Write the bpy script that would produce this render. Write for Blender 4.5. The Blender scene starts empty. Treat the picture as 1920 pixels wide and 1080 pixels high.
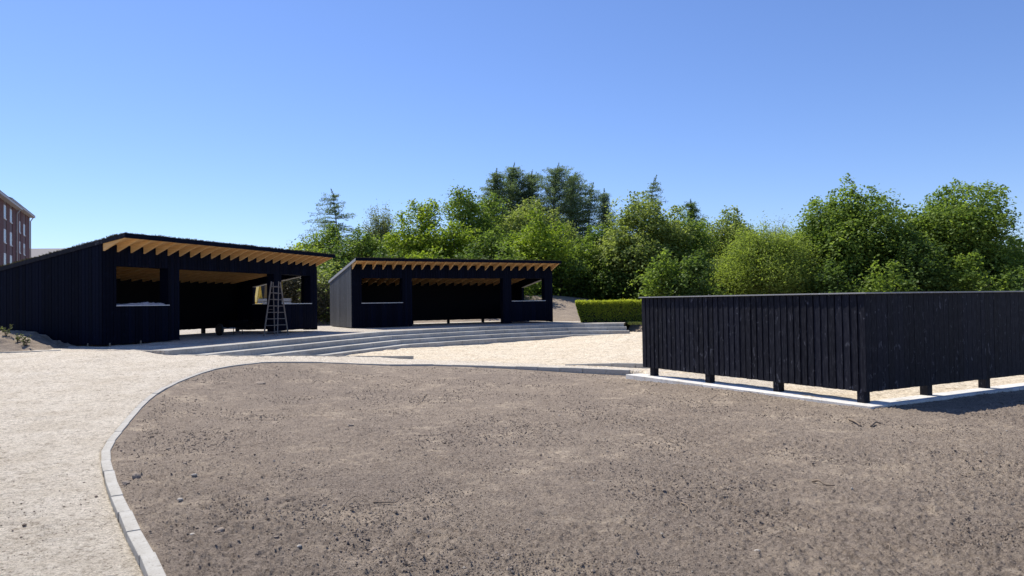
import bpy, math, random
import numpy as np
from mathutils import Vector, Matrix

R = math.radians
random.seed(7)
rng = np.random.default_rng(7)
scene = bpy.context.scene
col = scene.collection

# ------------------------------------------------------------------ camera
F_PX, PITCH, ROLL, EYE = 1361.44, R(1.1006), R(0.841), 1.6
cam_data = bpy.data.cameras.new('camera')
cam_data.sensor_width = 36.0
cam_data.lens = F_PX / 1920 * 36.0
cam_data.clip_start = 0.05
cam_data.clip_end = 5000
cam = bpy.data.objects.new('camera', cam_data)
col.objects.link(cam)
r0 = Vector((1, 0, 0)); u0 = Vector((0, -math.sin(PITCH), math.cos(PITCH))); f0 = Vector((0, math.cos(PITCH), math.sin(PITCH)))
rr = math.cos(ROLL) * r0 - math.sin(ROLL) * u0
uu = math.sin(ROLL) * r0 + math.cos(ROLL) * u0
M = Matrix((rr, uu, -f0)).transposed().to_4x4()
M.translation = Vector((0, 0, EYE))
cam.matrix_world = M
scene.camera = cam

# ------------------------------------------------------------------ world, sun, exposure
SUN_EL = R(55); SUN_DIR = Vector((-0.68, 0.73, 0)).normalized() * math.cos(SUN_EL) + Vector((0, 0, math.sin(SUN_EL)))
world = bpy.data.worlds.new('World'); scene.world = world
world.use_nodes = True
wn = world.node_tree
bg = wn.nodes['Background']
sky = wn.nodes.new('ShaderNodeTexSky')
sky.sky_type = 'NISHITA'; sky.sun_disc = False
sky.sun_elevation = SUN_EL
sky.sun_rotation = math.atan2(SUN_DIR.x, SUN_DIR.y)
sky.altitude = 0; sky.air_density = 1.0; sky.dust_density = 0.15; sky.ozone_density = 2.6
tint = wn.nodes.new('ShaderNodeMix'); tint.data_type = 'RGBA'; tint.blend_type = 'MULTIPLY'; tint.inputs[0].default_value = 1.0
tint.inputs[7].default_value = (.76, .86, 1.16, 1)
wn.links.new(sky.outputs['Color'], tint.inputs[6]); wn.links.new(tint.outputs[2], bg.inputs['Color'])
bg.inputs['Strength'].default_value = 0.10
sd = bpy.data.lights.new('sun', 'SUN'); sd.energy = 4.6; sd.angle = R(0.53); sd.color = (1.0, 0.945, 0.85)
sun = bpy.data.objects.new('sun', sd); col.objects.link(sun)
sun.rotation_euler = SUN_DIR.to_track_quat('Z', 'Y').to_euler()
sun.location = (-20, 20, 40)
scene.view_settings.view_transform = 'Standard'
scene.view_settings.look = 'None'
scene.view_settings.exposure = 0.42
scene.view_settings.gamma = 1.0

# ------------------------------------------------------------------ helpers
def tag(o, label=None, cat=None, group=None, kind=None):
    if label: o['label'] = label
    if cat: o['category'] = cat
    if group: o['group'] = group
    if kind: o['kind'] = kind
    return o

def empty(name, loc=(0, 0, 0), rz=0.0):
    o = bpy.data.objects.new(name, None); col.objects.link(o)
    o.location = loc; o.rotation_euler = (0, 0, rz)
    o.empty_display_size = 0.2
    return o

def np_mesh(name, V, Fq, mat, parent=None, smooth=False, attr=None):
    """V (n,3); Fq (m,k) one polygon size."""
    V = np.asarray(V, np.float32); Fq = np.asarray(Fq, np.int32)
    me = bpy.data.meshes.new(name)
    k = Fq.shape[1]
    me.vertices.add(len(V)); me.vertices.foreach_set('co', V.ravel())
    me.loops.add(Fq.size); me.loops.foreach_set('vertex_index', Fq.ravel())
    me.polygons.add(len(Fq)); me.polygons.foreach_set('loop_start', np.arange(0, Fq.size, k, dtype=np.int32))
    me.polygons.foreach_set('loop_total', np.full(len(Fq), k, np.int32))
    me.polygons.foreach_set('use_smooth', np.full(len(Fq), smooth, bool))
    me.update(calc_edges=True)
    if attr is not None:
        a = me.attributes.new('tone', 'FLOAT', 'POINT'); a.data.foreach_set('value', np.asarray(attr, np.float32))
    me.materials.append(mat)
    o = bpy.data.objects.new(name, me); col.objects.link(o)
    if parent is not None: o.parent = parent
    return o

class MB:
    def __init__(s): s.v = []; s.f = []
    def add(s, vs, fs):
        n = len(s.v); s.v += [tuple(p) for p in vs]; s.f += [tuple(i + n for i in f) for f in fs]
    def box(s, x0, x1, y0, y1, z0, z1):
        s.add([(x0,y0,z0),(x1,y0,z0),(x1,y1,z0),(x0,y1,z0),(x0,y0,z1),(x1,y0,z1),(x1,y1,z1),(x0,y1,z1)],
              [(0,3,2,1),(4,5,6,7),(0,1,5,4),(1,2,6,5),(2,3,7,6),(3,0,4,7)])
    def prism(s, pts, off):
        """closed polygon pts (3d) swept by off"""
        n = len(pts); o = Vector(off)
        vs = [Vector(p) for p in pts] + [Vector(p) + o for p in pts]
        s.add(vs, [tuple(range(n))[::-1], tuple(range(n, 2*n))] + [(i, (i+1) % n, n+(i+1) % n, n+i) for i in range(n)])
    def hexa(s, b, t):
        s.add(list(b) + list(t), [(0,3,2,1),(4,5,6,7),(0,1,5,4),(1,2,6,5),(2,3,7,6),(3,0,4,7)])
    def bar(s, a, b, w, h=None, up=(0, 0, 1)):
        a = Vector(a); b = Vector(b); h = h or w
        d = (b - a).normalized(); sx = d.cross(Vector(up))
        if sx.length < 1e-4: sx = d.cross(Vector((1, 0, 0)))
        sx.normalize(); sy = sx.cross(d)
        q = lambda p: [p - sx*w/2 - sy*h/2, p + sx*w/2 - sy*h/2, p + sx*w/2 + sy*h/2, p - sx*w/2 + sy*h/2]
        s.hexa(q(a), q(b))
    def tube(s, pts, rad, n=7, cap=True):
        pts = [Vector(p) for p in pts]; base = len(s.v)
        for i, p in enumerate(pts):
            d = (pts[min(i+1, len(pts)-1)] - pts[max(i-1, 0)]).normalized()
            a = d.cross(Vector((0.3, 0.9, 0.2))).normalized(); b = d.cross(a)
            for k in range(n):
                t = 2*math.pi*k/n
                s.v.append(tuple(p + (a*math.cos(t) + b*math.sin(t))*rad[i]))
        for i in range(len(pts)-1):
            for k in range(n):
                s.f.append((base+i*n+k, base+i*n+(k+1) % n, base+(i+1)*n+(k+1) % n, base+(i+1)*n+k))
        if cap:
            s.f.append(tuple(base+k for k in range(n))[::-1]); s.f.append(tuple(base+(len(pts)-1)*n+k for k in range(n)))
    def build(s, name, mat, parent=None, smooth=False, bevel=0.0):
        me = bpy.data.meshes.new(name); me.from_pydata(s.v, [], s.f); me.update()
        if smooth: me.polygons.foreach_set('use_smooth', np.ones(len(me.polygons), bool))
        me.materials.append(mat)
        o = bpy.data.objects.new(name, me); col.objects.link(o)
        if parent is not None: o.parent = parent
        if bevel:
            m = o.modifiers.new('bevel', 'BEVEL'); m.width = bevel; m.segments = 2; m.limit_method = 'ANGLE'
        return o

_tab = rng.random((256, 256)).astype(np.float32)
def vnoise(x, y):
    xi = np.floor(x).astype(np.int64); yi = np.floor(y).astype(np.int64)
    fx = x - xi; fy = y - yi
    fx = fx*fx*(3-2*fx); fy = fy*fy*(3-2*fy)
    a = _tab[xi & 255, yi & 255]; b = _tab[(xi+1) & 255, yi & 255]; c = _tab[xi & 255, (yi+1) & 255]; d = _tab[(xi+1) & 255, (yi+1) & 255]
    return (a*(1-fx)+b*fx)*(1-fy) + (c*(1-fx)+d*fx)*fy
def fbm(x, y, lam, octv=4):
    s = 0; a = 1.0; t = 0; f = 1.0/lam
    for i in range(octv):
        cs, sn = math.cos(0.7*i+.3), math.sin(0.7*i+.3)
        s = s + a*(vnoise((x*cs-y*sn)*f + 13.7*i, (x*sn+y*cs)*f + 5.1*i)-.5); t += a; a *= .5; f *= 2.03
    return s/t*2

def S(t):
    t = np.clip(t, 0, 1); return t*t*(3-2*t)

# ------------------------------------------------------------------ materials
def mat_new(name):
    m = bpy.data.materials.new(name); m.use_nodes = True
    nt = m.node_tree; b = nt.nodes['Principled BSDF']
    return m, nt, b
def N(nt, t, **kw):
    n = nt.nodes.new(t)
    for k, v in kw.items():
        if k in n.inputs.keys(): n.inputs[k].default_value = v
        else: setattr(n, k, v)
    return n
def ramp(nt, fac, stops, interp='LINEAR'):
    r = nt.nodes.new('ShaderNodeValToRGB'); r.color_ramp.interpolation = interp
    e = r.color_ramp.elements
    while len(e) < len(stops): e.new(0.5)
    for i, (p, c) in enumerate(stops):
        e[i].position = p; e[i].color = (*c, 1) if len(c) == 3 else c
    nt.links.new(fac, r.inputs['Fac']); return r.outputs['Color']
def mix(nt, fac, a, b, mode='MIX'):
    m = nt.nodes.new('ShaderNodeMix'); m.data_type = 'RGBA'; m.blend_type = mode
    for sock, val in ((m.inputs[0], fac), (m.inputs[6], a), (m.inputs[7], b)):
        if hasattr(val, 'links') or isinstance(val, bpy.types.NodeSocket): nt.links.new(val, sock)
        else: sock.default_value = val if isinstance(val, float) else (*val, 1)
    return m.outputs[2]
def noise(nt, scale, detail=4, rough=.55, vec=None, dist=0.0):
    n = N(nt, 'ShaderNodeTexNoise'); n.inputs['Scale'].default_value = scale; n.inputs['Detail'].default_value = detail
    n.inputs['Roughness'].default_value = rough; n.inputs['Distortion'].default_value = dist
    if vec is not None: nt.links.new(vec, n.inputs['Vector'])
    return n.outputs['Fac']
def coords(nt, kind='Object', scale=None):
    c = nt.nodes.new('ShaderNodeTexCoord').outputs[kind]
    if scale:
        m = nt.nodes.new('ShaderNodeMapping'); m.inputs['Scale'].default_value = scale
        nt.links.new(c, m.inputs['Vector']); c = m.outputs['Vector']
    return c
def bump(nt, b, h, strength, dist, prev=None):
    n = nt.nodes.new('ShaderNodeBump'); n.inputs['Strength'].default_value = strength; n.inputs['Distance'].default_value = dist
    nt.links.new(h, n.inputs['Height'])
    if prev is not None: nt.links.new(prev, n.inputs['Normal'])
    nt.links.new(n.outputs['Normal'], b.inputs['Normal']); return n.outputs['Normal']

def gravel_mat(name, c_lo, c_mid, c_hi, blotch, grain=95, k=1.0):
    m, nt, b = mat_new(name); v = coords(nt)
    n1 = noise(nt, grain, 5, .85, v); n2 = noise(nt, 1.6*max(k, .6), 8, .72, v, .4); n3 = noise(nt, 11*k, 10, .82, v); n5 = noise(nt, 30*k, 6, .8, v)
    c = ramp(nt, n1, [(.33, c_lo), (.48, c_mid), (.64, c_hi)])
    c = mix(nt, .85, c, ramp(nt, n5, [(.37, (.38, .34, .30)), (.47, (.93, .92, .91)), (.62, (1.12, 1.12, 1.12))]), 'MULTIPLY')
    c = mix(nt, .9, c, ramp(nt, n3, [(.37, (.50, .47, .43)), (.48, (.98, .98, .98)), (.65, (1.08, 1.08, 1.08))]), 'MULTIPLY')
    c = mix(nt, 1.0, c, ramp(nt, n2, [(.36, blotch), (.58, (1, 1, 1))]), 'MULTIPLY')
    nt.links.new(c, b.inputs['Base Color']); b.inputs['Roughness'].default_value = .95; b.inputs['Specular IOR Level'].default_value = .12
    p = bump(nt, b, n1, .8, .008); p = bump(nt, b, n5, .8, .015, p); bump(nt, b, n3, .9, .035, p)
    return m
M_path = gravel_mat('path_gravel', (.32, .27, .205), (.68, .61, .50), (.92, .85, .73), (.86, .84, .81), 85)
M_plaza = gravel_mat('plaza_gravel', (.36, .29, .21), (.68, .59, .45), (.90, .82, .67), (.90, .87, .83), 22, .42)
M_terr = gravel_mat('terrace_gravel', (.30, .27, .23), (.54, .49, .42), (.72, .68, .60), (.85, .83, .8), 40, .6)

def soil_mat():
    m, nt, b = mat_new('dry_soil'); v = coords(nt)
    n1 = noise(nt, 62, 6, .85, v); n5 = noise(nt, 34, 8, .88, v, .1); n2 = noise(nt, 1.1, 6, .62, v, .6); n3 = noise(nt, 5, 8, .75, v, .1); n4 = noise(nt, .35, 3, .5, v)
    c = ramp(nt, n1, [(.32, (.13, .102, .078)), (.46, (.265, .217, .170)), (.64, (.45, .375, .297))])
    c = mix(nt, .95, c, ramp(nt, n5, [(.36, (.40, .37, .35)), (.44, (.84, .83, .82)), (.52, (1, 1, 1)), (.66, (1.22, 1.2, 1.17))]), 'MULTIPLY')
    dry = ramp(nt, n2, [(.46, (0, 0, 0)), (.60, (1, 1, 1))])
    stretch = noise(nt, 3.2, 6, .7, coords(nt, 'Object', (.9, 1.15, 1)), .8)
    st = ramp(nt, stretch, [(.46, (0, 0, 0)), (.64, (1, 1, 1))])
    d2 = mix(nt, 1.0, dry, st, 'MULTIPLY')
    c = mix(nt, d2, c, mix(nt, .6, c, (.58, .475, .35)))
    c = mix(nt, .8, c, ramp(nt, n3, [(.34, (.76, .74, .74)), (.52, (1, 1, 1))]), 'MULTIPLY')
    c = mix(nt, 1.0, c, ramp(nt, n4, [(.35, (.86, .86, .88)), (.65, (1.0, 1.0, 1.0))]), 'MULTIPLY')
    nt.links.new(c, b.inputs['Base Color']); b.inputs['Roughness'].default_value = 1.0; b.inputs['Specular IOR Level'].default_value = .08
    p = bump(nt, b, n1, .8, .012); bump(nt, b, n5, .8, .022, p)
    return m
M_soil = soil_mat()

def clod_mat(name, a, c2):
    m, nt, b = mat_new(name)
    g = nt.nodes.new('ShaderNodeNewGeometry')
    c = ramp(nt, g.outputs['Random Per Island'], [(0, a), (1, c2)])
    c = mix(nt, .6, c, ramp(nt, noise(nt, 60, 4), [(.3, (.6, .6, .6)), (.7, (1.2, 1.2, 1.2))]), 'MULTIPLY')
    nt.links.new(c, b.inputs['Base Color']); b.inputs['Roughness'].default_value = 1; b.inputs['Specular IOR Level'].default_value = .1
    return m
M_clod = clod_mat('soil_clod', (.12, .095, .075), (.33, .272, .218))
M_pebble = clod_mat('pebble', (.24, .21, .175), (.46, .42, .36))
M_rootw = clod_mat('dead_wood', (.16, .12, .09), (.3, .24, .18))

def concrete_mat(name, base, joint=True):
    m, nt, b = mat_new(name); v = coords(nt)
    g = nt.nodes.new('ShaderNodeNewGeometry')
    lo = tuple(x*.86 for x in base); hi = tuple(min(1, x*1.08) for x in base)
    c = ramp(nt, g.outputs['Random Per Island'], [(0, lo), (1, hi)])
    c = mix(nt, 1.0, c, ramp(nt, noise(nt, 3, 6, .7, coords(nt, 'Object')), [(.3, (.78, .76, .73)), (.6, (1, 1, 1))]), 'MULTIPLY')
    c = mix(nt, .8, c, ramp(nt, noise(nt, 17, 8, .8, v), [(.36, (.5, .46, .41)), (.46, (1, 1, 1))]), 'MULTIPLY')
    c = mix(nt, .7, c, ramp(nt, noise(nt, 90, 3, .7, v), [(.3, (.8, .79, .78)), (.55, (1, 1, 1))]), 'MULTIPLY')
    nt.links.new(c, b.inputs['Base Color']); b.inputs['Roughness'].default_value = .9; b.inputs['Specular IOR Level'].default_value = .2
    bump(nt, b, noise(nt, 60, 4, .7, v), .4, .004)
    return m
M_kerb = concrete_mat('kerb_concrete', (.50, .48, .43))
M_step = concrete_mat('step_concrete', (.46, .45, .42))
M_slab = concrete_mat('slab_concrete', (.74, .72, .67))

def black_wood(name, base, lite, spec=.35):
    m, nt, b = mat_new(name)
    g = nt.nodes.new('ShaderNodeNewGeometry')
    v = coords(nt, 'Object', (9, 9, 1.1)); v2 = coords(nt, 'Object', (1, 1, .55))
    grain = noise(nt, 6, 6, .7, v, .4)
    kn = noise(nt, 12, 4, .6, v2, .9)
    c = ramp(nt, g.outputs['Random Per Island'], [(0, tuple(x*.7 for x in base)), (1, tuple(x*1.35 for x in base))])
    c = mix(nt, ramp(nt, grain, [(.48, (0, 0, 0)), (.78, (.55, .55, .55))]), c, lite)
    c = mix(nt, ramp(nt, kn, [(.61, (0, 0, 0)), (.71, (.7, .7, .7))]), c, tuple(x*1.6 for x in lite))
    nt.links.new(c, b.inputs['Base Color']); b.inputs['Roughness'].default_value = .62
    b.inputs['Specular IOR Level'].default_value = spec
    bump(nt, b, grain, .5, .003)
    return m
M_fshade = None
M_black = black_wood('black_stained_timber', (.0021, .0036, .0115), (.006, .009, .020), .05)
M_fence = black_wood('black_fence_timber', (.0060, .0068, .0130), (.070, .072, .088), .14)
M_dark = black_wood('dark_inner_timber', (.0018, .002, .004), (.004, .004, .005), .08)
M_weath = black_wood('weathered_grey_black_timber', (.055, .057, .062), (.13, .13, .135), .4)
M_grey = black_wood('weathered_dark_edge', (.36, .36, .355), (.46, .46, .45), .3)

def timber_mat():
    m, nt, b = mat_new('pale_pine'); v = coords(nt, 'Object', (14, 1.2, 14))
    n = noise(nt, 3, 6, .65, v, .5); g = nt.nodes.new('ShaderNodeNewGeometry')
    c = ramp(nt, n, [(.3, (.55, .31, .115)), (.5, (.70, .43, .18)), (.7, (.80, .53, .25))])
    nt.links.new(c, b.inputs['Base Color']); b.inputs['Roughness'].default_value = .6; b.inputs['Specular IOR Level'].default_value = .3
    return m
M_pine = timber_mat()
def plain(name, c, rough=.6, metal=0.0, var=.15, sc=20):
    m, nt, b = mat_new(name)
    cc = ramp(nt, noise(nt, sc, 4, .6, coords(nt)), [(.3, tuple(x*(1-var) for x in c)), (.7, tuple(min(1, x*(1+var)) for x in c))])
    nt.links.new(cc, b.inputs['Base Color']); b.inputs['Roughness'].default_value = rough; b.inputs['Metallic'].default_value = metal
    return m
M_ceil_shade = plain('brown_ceiling_shade', (.10, .062, .042), .8)  # interior shade of the sheds painted as a dark brown
M_sill = plain('sill_metal', (.55, .56, .58), .45)
M_ladder = plain('old_ladder_wood', (.20, .165, .14), .8)
M_sheet = plain('crumpled_grey_sheet', (.36, .37, .42), .35, 0, .3, 9)
M_white = plain('white_sheet', (.8, .8, .8), .5)
M_rubber = plain('black_rubber', (.02, .02, .022), .6)
M_steelm = plain('dull_steel', (.35, .36, .38), .4, .3)
M_yellow = plain('yellow_paint', (.62, .42, .06), .45)
M_glassd = plain('dark_cab_glass', (.03, .035, .045), .08)
M_plank = plain('grey_planks', (.30, .31, .33), .8)
M_frame = plain('white_window_frame', (.58, .60, .62), .5)
M_pane = plain('window_pane', (.10, .13, .17), .08)
M_gutter = plain('grey_fascia_boards', (.42, .42, .43), .6)
M_rooft = plain('dark_roof_tiles', (.055, .05, .052), .8)
M_pale_roof = plain('pale_roof_tiles', (.36, .33, .31), .8)
M_render = plain('pale_render', (.6, .58, .54), .9)
def brick_mat(name, a, b2):
    m, nt, b = mat_new(name)
    br = N(nt, 'ShaderNodeTexBrick'); br.inputs['Scale'].default_value = 4.0
    br.inputs['Color1'].default_value = (*a, 1); br.inputs['Color2'].default_value = (*b2, 1); br.inputs['Mortar'].default_value = (.14, .12, .11, 1)
    br.inputs['Mortar Size'].default_value = .015
    mp = nt.nodes.new('ShaderNodeMapping'); mp.inputs['Rotation'].default_value = (R(90), 0, 0)
    nt.links.new(coords(nt), mp.inputs['Vector']); nt.links.new(mp.outputs['Vector'], br.inputs['Vector'])
    nt.links.new(br.outputs['Color'], b.inputs['Base Color']); b.inputs['Roughness'].default_value = .9
    return m
M_brick = brick_mat('red_brick', (.125, .042, .040), (.09, .032, .031))
M_brick2 = brick_mat('grey_brick', (.16, .11, .115), (.12, .085, .09))

def leaf_mat(name, lo, hi, transl=.45, spec=.08):
    m, nt, b = mat_new(name)
    g = nt.nodes.new('ShaderNodeNewGeometry')
    at = nt.nodes.new('ShaderNodeAttribute'); at.attribute_name = 'tone'
    add = nt.nodes.new('ShaderNodeMath'); add.operation = 'MULTIPLY_ADD'
    nt.links.new(g.outputs['Random Per Island'], add.inputs[0]); add.inputs[1].default_value = .30
    nt.links.new(at.outputs['Fac'], add.inputs[2])
    c = ramp(nt, add.outputs[0], [(.05, lo), (1.0, hi)])
    nt.links.new(c, b.inputs['Base Color']); b.inputs['Roughness'].default_value = .5; b.inputs['Specular IOR Level'].default_value = spec
    tr = nt.nodes.new('ShaderNodeBsdfTranslucent')
    tc = mix(nt, 1.0, c, (1.35, 1.4, .75), 'MULTIPLY'); nt.links.new(tc, tr.inputs['Color'])
    ms = nt.nodes.new('ShaderNodeMixShader'); ms.inputs[0].default_value = transl
    nt.links.new(b.outputs[0], ms.inputs[1]); nt.links.new(tr.outputs[0], ms.inputs[2])
    nt.links.new(ms.outputs[0], nt.nodes['Material Output'].inputs['Surface'])
    return m
L_mid = leaf_mat('leaf_mid', (.07, .125, .030), (.30, .39, .085))
L_bright = leaf_mat('leaf_bright', (.11, .18, .022), (.40, .48, .075))
L_pale = leaf_mat('leaf_pale', (.10, .15, .045), (.42, .47, .15))
L_willow = leaf_mat('leaf_willow', (.16, .22, .045), (.36, .43, .11), .48)
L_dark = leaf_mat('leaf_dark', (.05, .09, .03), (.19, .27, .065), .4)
L_needle = leaf_mat('needles', (.075, .12, .07), (.25, .32, .18), .42, .1)
L_birch = leaf_mat('leaf_birch', (.12, .15, .07), (.30, .34, .16), .45)
L_hedge = leaf_mat('leaf_hedge', (.12, .18, .025), (.50, .52, .06), .5)
L_brown = leaf_mat('leaf_brown', (.05, .045, .03), (.16, .15, .10), .2)
L_weed = leaf_mat('leaf_weed', (.09, .11, .04), (.24, .26, .11), .3)
M_sedum = leaf_mat('sedum', (.05, .042, .028), (.13, .115, .06), .15)
M_bark = plain('bark', (.075, .06, .048), .95, 0, .35, 14)
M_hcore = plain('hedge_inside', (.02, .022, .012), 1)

# ------------------------------------------------------------------ land heights
SX, SY, STH = -6.871, 31.045, R(27.606)
def A(x, y):      # path and soil near the camera: flat, ramping up to the left terrace
    return .45*S((y-6)/11)*S((-x-2.5)/5.2) + .115*S((-x-7.9)/1.3)*S((y-11)/6)
def A1(x, y): return float(A(np.array(float(x)), np.array(float(y))))
def G(x, y):      # wide terrain
    x = np.asarray(x, float); y = np.asarray(y, float)
    s = (x-SX)*math.cos(STH) + (y-SY)*math.sin(STH); w = -(x-SX)*math.sin(STH) + (y-SY)*math.cos(STH)
    w0 = 4.6 - 4.9*S((s-9.8)/1.4)
    amp = 1.50 - .5*S((x-2)/6) + .15*S((-x-5)/20)
    base = .5*S((y-27)/7)
    bank = (amp)*S((w-w0)/(10.2-w0))
    return base + bank*S((y-30)/4) + .02*fbm(x, y, 3)
def G1(x, y): return float(G(np.array([float(x)]), np.array([float(y)]))[0])

def at(px, py, z):
    a0 = px-960; b0 = 540-py
    a = a0*math.cos(ROLL)+b0*math.sin(ROLL); b = -a0*math.sin(ROLL)+b0*math.cos(ROLL)
    d = (a, F_PX*math.cos(PITCH)-b*math.sin(PITCH), F_PX*math.sin(PITCH)+b*math.cos(PITCH))
    if callable(z):
        t0, t1 = 0.0, None; t = .002
        while t < .08:
            x, y, zz = d[0]*t, d[1]*t, EYE+d[2]*t
            if zz < z(x, y): t1 = t; break
            t0 = t; t *= 1.01
        for _ in range(30):
            tm = (t0+t1)/2
            if EYE+d[2]*tm < z(d[0]*tm, d[1]*tm): t1 = tm
            else: t0 = tm
        t = t1
    else: t = (z-EYE)/d[2]
    return (d[0]*t, d[1]*t)

def catmull(P, n=8):
    P = [np.array(p, float) for p in P]; P = [2*P[0]-P[1]] + P + [2*P[-1]-P[-2]]
    out = []
    for i in range(1, len(P)-2):
        for k in range(n):
            t = k/n
            out.append(.5*((2*P[i]) + (-P[i-1]+P[i+1])*t + (2*P[i-1]-5*P[i]+4*P[i+1]-P[i+2])*t*t + (-P[i-1]+3*P[i]-3*P[i+1]+P[i+2])*t**3))
    out.append(P[-2]); return np.array(out)

# soil kerb (right edge of the path), measured on the path height
KP = [(-1.35, 3.1)] + [at(px, py, A1) for px, py in [(285,1078),(245,1000),(215,930),(202,885),(199,845),(216,820),(240,790),(272,755),(312,728),(352,710),(400,694),(450,686),(500,681),(640,682),(780,685),(870,686.5),(1000,689.5),(1100,692.5),(1208,696.5)]]
KERB = catmull(KP, 8)
# ramp kerb (plaza edge of the path)
RP1 = [(-8.15, 17.25)] + [at(px, py, A1) for px, py in [(440,667.5),(600,667.5),(700,669)]] + [at(775, 672.5, .02)]
RK1 = catmull(RP1, 8)
RP2 = [at(1060, 685, 0.0), at(1140, 685, .03), at(1210, 685.5, .06), (4.4, 16.2), (6.5, 15.6)]
RK2 = catmull(RP2, 8)
RMID = catmull([tuple(RK1[-1]), (-1.2, 20.0), tuple(RK2[0])], 6)

FX, FY, FTH = 5.2701, 10.876, R(28.394)
def fen(seg, s, off=0.0):   # fence frame: seg 0 = left run, seg 1 = right run; off = outward
    c, sn = math.cos(FTH), math.sin(FTH)
    if seg == 0: return (FX - sn*s - c*off, FY + c*s - sn*off)
    return (FX + c*s + sn*off, FY + sn*s - c*off)

def poly_sd(poly, x, y):
    """signed distance-like: positive inside"""
    P = np.asarray(poly, float); Q = np.roll(P, -1, axis=0)
    d2 = np.full(x.shape, 1e9); ins = np.zeros(x.shape, bool)
    for (ax, ay), (bx, by) in zip(P, Q):
        ex, ey = bx-ax, by-ay; L2 = ex*ex+ey*ey+1e-12
        t = np.clip(((x-ax)*ex+(y-ay)*ey)/L2, 0, 1)
        d2 = np.minimum(d2, (x-ax-t*ex)**2+(y-ay-t*ey)**2)
        if abs(ey) > 1e-12:
            ins ^= ((ay > y) != (by > y)) & (x < ex*(y-ay)/ey+ax)
    return np.where(ins, np.sqrt(d2), -np.sqrt(d2))

outer0 = fen(0, 5.15, .12); corner_o = (FX - math.cos(FTH)*.14 + math.sin(FTH)*.14, FY - math.sin(FTH)*.14 - math.cos(FTH)*.14)
outer1 = fen(1, 30, .12)
SOILP = [tuple(p) for p in KERB] + [outer0, corner_o, outer1, (60, 20), (60, -20), (-1.0, -20), (-.2, 1.0)]
PLAZAP = [tuple(p) for p in RK1] + [tuple(p) for p in RMID[1:-1]] + [tuple(p) for p in RK2] + [(40, 14), (60, 30), (60, 60), (-6, 60), (-8.4, 17.6)]

def fan(y0, y1, ny, ua, ub, nx):
    ys = y0*np.exp(np.linspace(0, math.log(y1/y0), ny)); us = np.linspace(ua, ub, nx)
    Y, U = np.meshgrid(ys, us, indexing='ij'); X = U*Y
    i = np.arange(ny-1)[:, None]*nx + np.arange(nx-1)[None, :]
    Fq = np.stack([i, i+1, i+nx+1, i+nx], -1).reshape(-1, 4)
    return X, Y, Fq
def soil_base(x, y):
    dz = .012 + .03*S((8-y)/3.)*S((-x-1)/1.5) - .025*S((x+5)/3)*S((y-9)/4) - .085*S((x+1.5)/4)*S((y-13)/3) - .02*S((x-1)/4)
    return A(x, y) + dz
_r = random.Random(21)
DENTS = []
for _k in range(26):      # trodden footprints and scuffs in the loose earth
    _y = _r.uniform(4.5, 12); DENTS.append((_r.uniform(-.5, .65)*_y, _y, _r.uniform(0, 3.14), _r.uniform(.11, .17), _r.uniform(.05, .07), _r.uniform(.010, .02)))
PDENTS = []
for _k in range(70):
    _y = _r.uniform(5, 16); PDENTS.append((-_y*_r.uniform(.42, .74), _y, _r.uniform(0, 3.14), _r.uniform(.12, .2), _r.uniform(.05, .09), _r.uniform(.006, .012)))
def soil_h(x, y):
    big = .030*fbm(x, y, 1.9, 2)
    mid = .011*fbm(x+9, y+3, .32, 3)
    rough = .5 + .5*S(.5+1.2*fbm(x-4, y, 1.4, 3))
    n = fbm(x, y+7, .036, 3); n_ = fbm(x+2, y, .085, 3)
    small = .016*np.maximum(n-.02, 0)*rough*2.0 + .005*n + .007*n_*rough
    # faint tyre tread ripples on the right
    ux = (x-3.0)*.93+(y-6.0)*.36; vy = -(x-3.0)*.36+(y-6.0)*.93
    tr = np.sin(ux*2*math.pi/.115 + 1.2*np.sin(vy*9))*.013*S((x-.9)/1.0)*S((.62+fbm(x, y, 1.1, 2)*1.3))
    d = 0
    if np.ndim(x) == 2:
        for (px_, py_, a_, l_, w_, h_) in DENTS: 
            u_ = (x-px_)*math.cos(a_)+(y-py_)*math.sin(a_); v_ = -(x-px_)*math.sin(a_)+(y-py_)*math.cos(a_)
            r_ = (u_/l_)**2+(v_/w_)**2
            d = d - h_*np.exp(-r_**2) + h_*.5*np.exp(-(np.sqrt(r_)-1.35)**2*9)
    return soil_base(x, y) + big + mid + small + tr + d

def S1(x, y): return float(soil_base(np.array([float(x)]), np.array([float(y)]))[0])

# soil bed
X, Y, Fq = fan(2.6, 26, 640, -.85, 1.75, 1360)
sdv = poly_sd(SOILP, X.ravel(), Y.ravel()).reshape(X.shape)
edge = S(sdv/.25)
Zs = soil_base(X, Y)*(1-edge) + soil_h(X, Y)*edge - .28*S((.0-sdv)/.05)
np_mesh('soil', np.stack([X, Y, Zs], -1).reshape(-1, 3), Fq, M_soil, smooth=True)['kind'] = 'structure'
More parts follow.
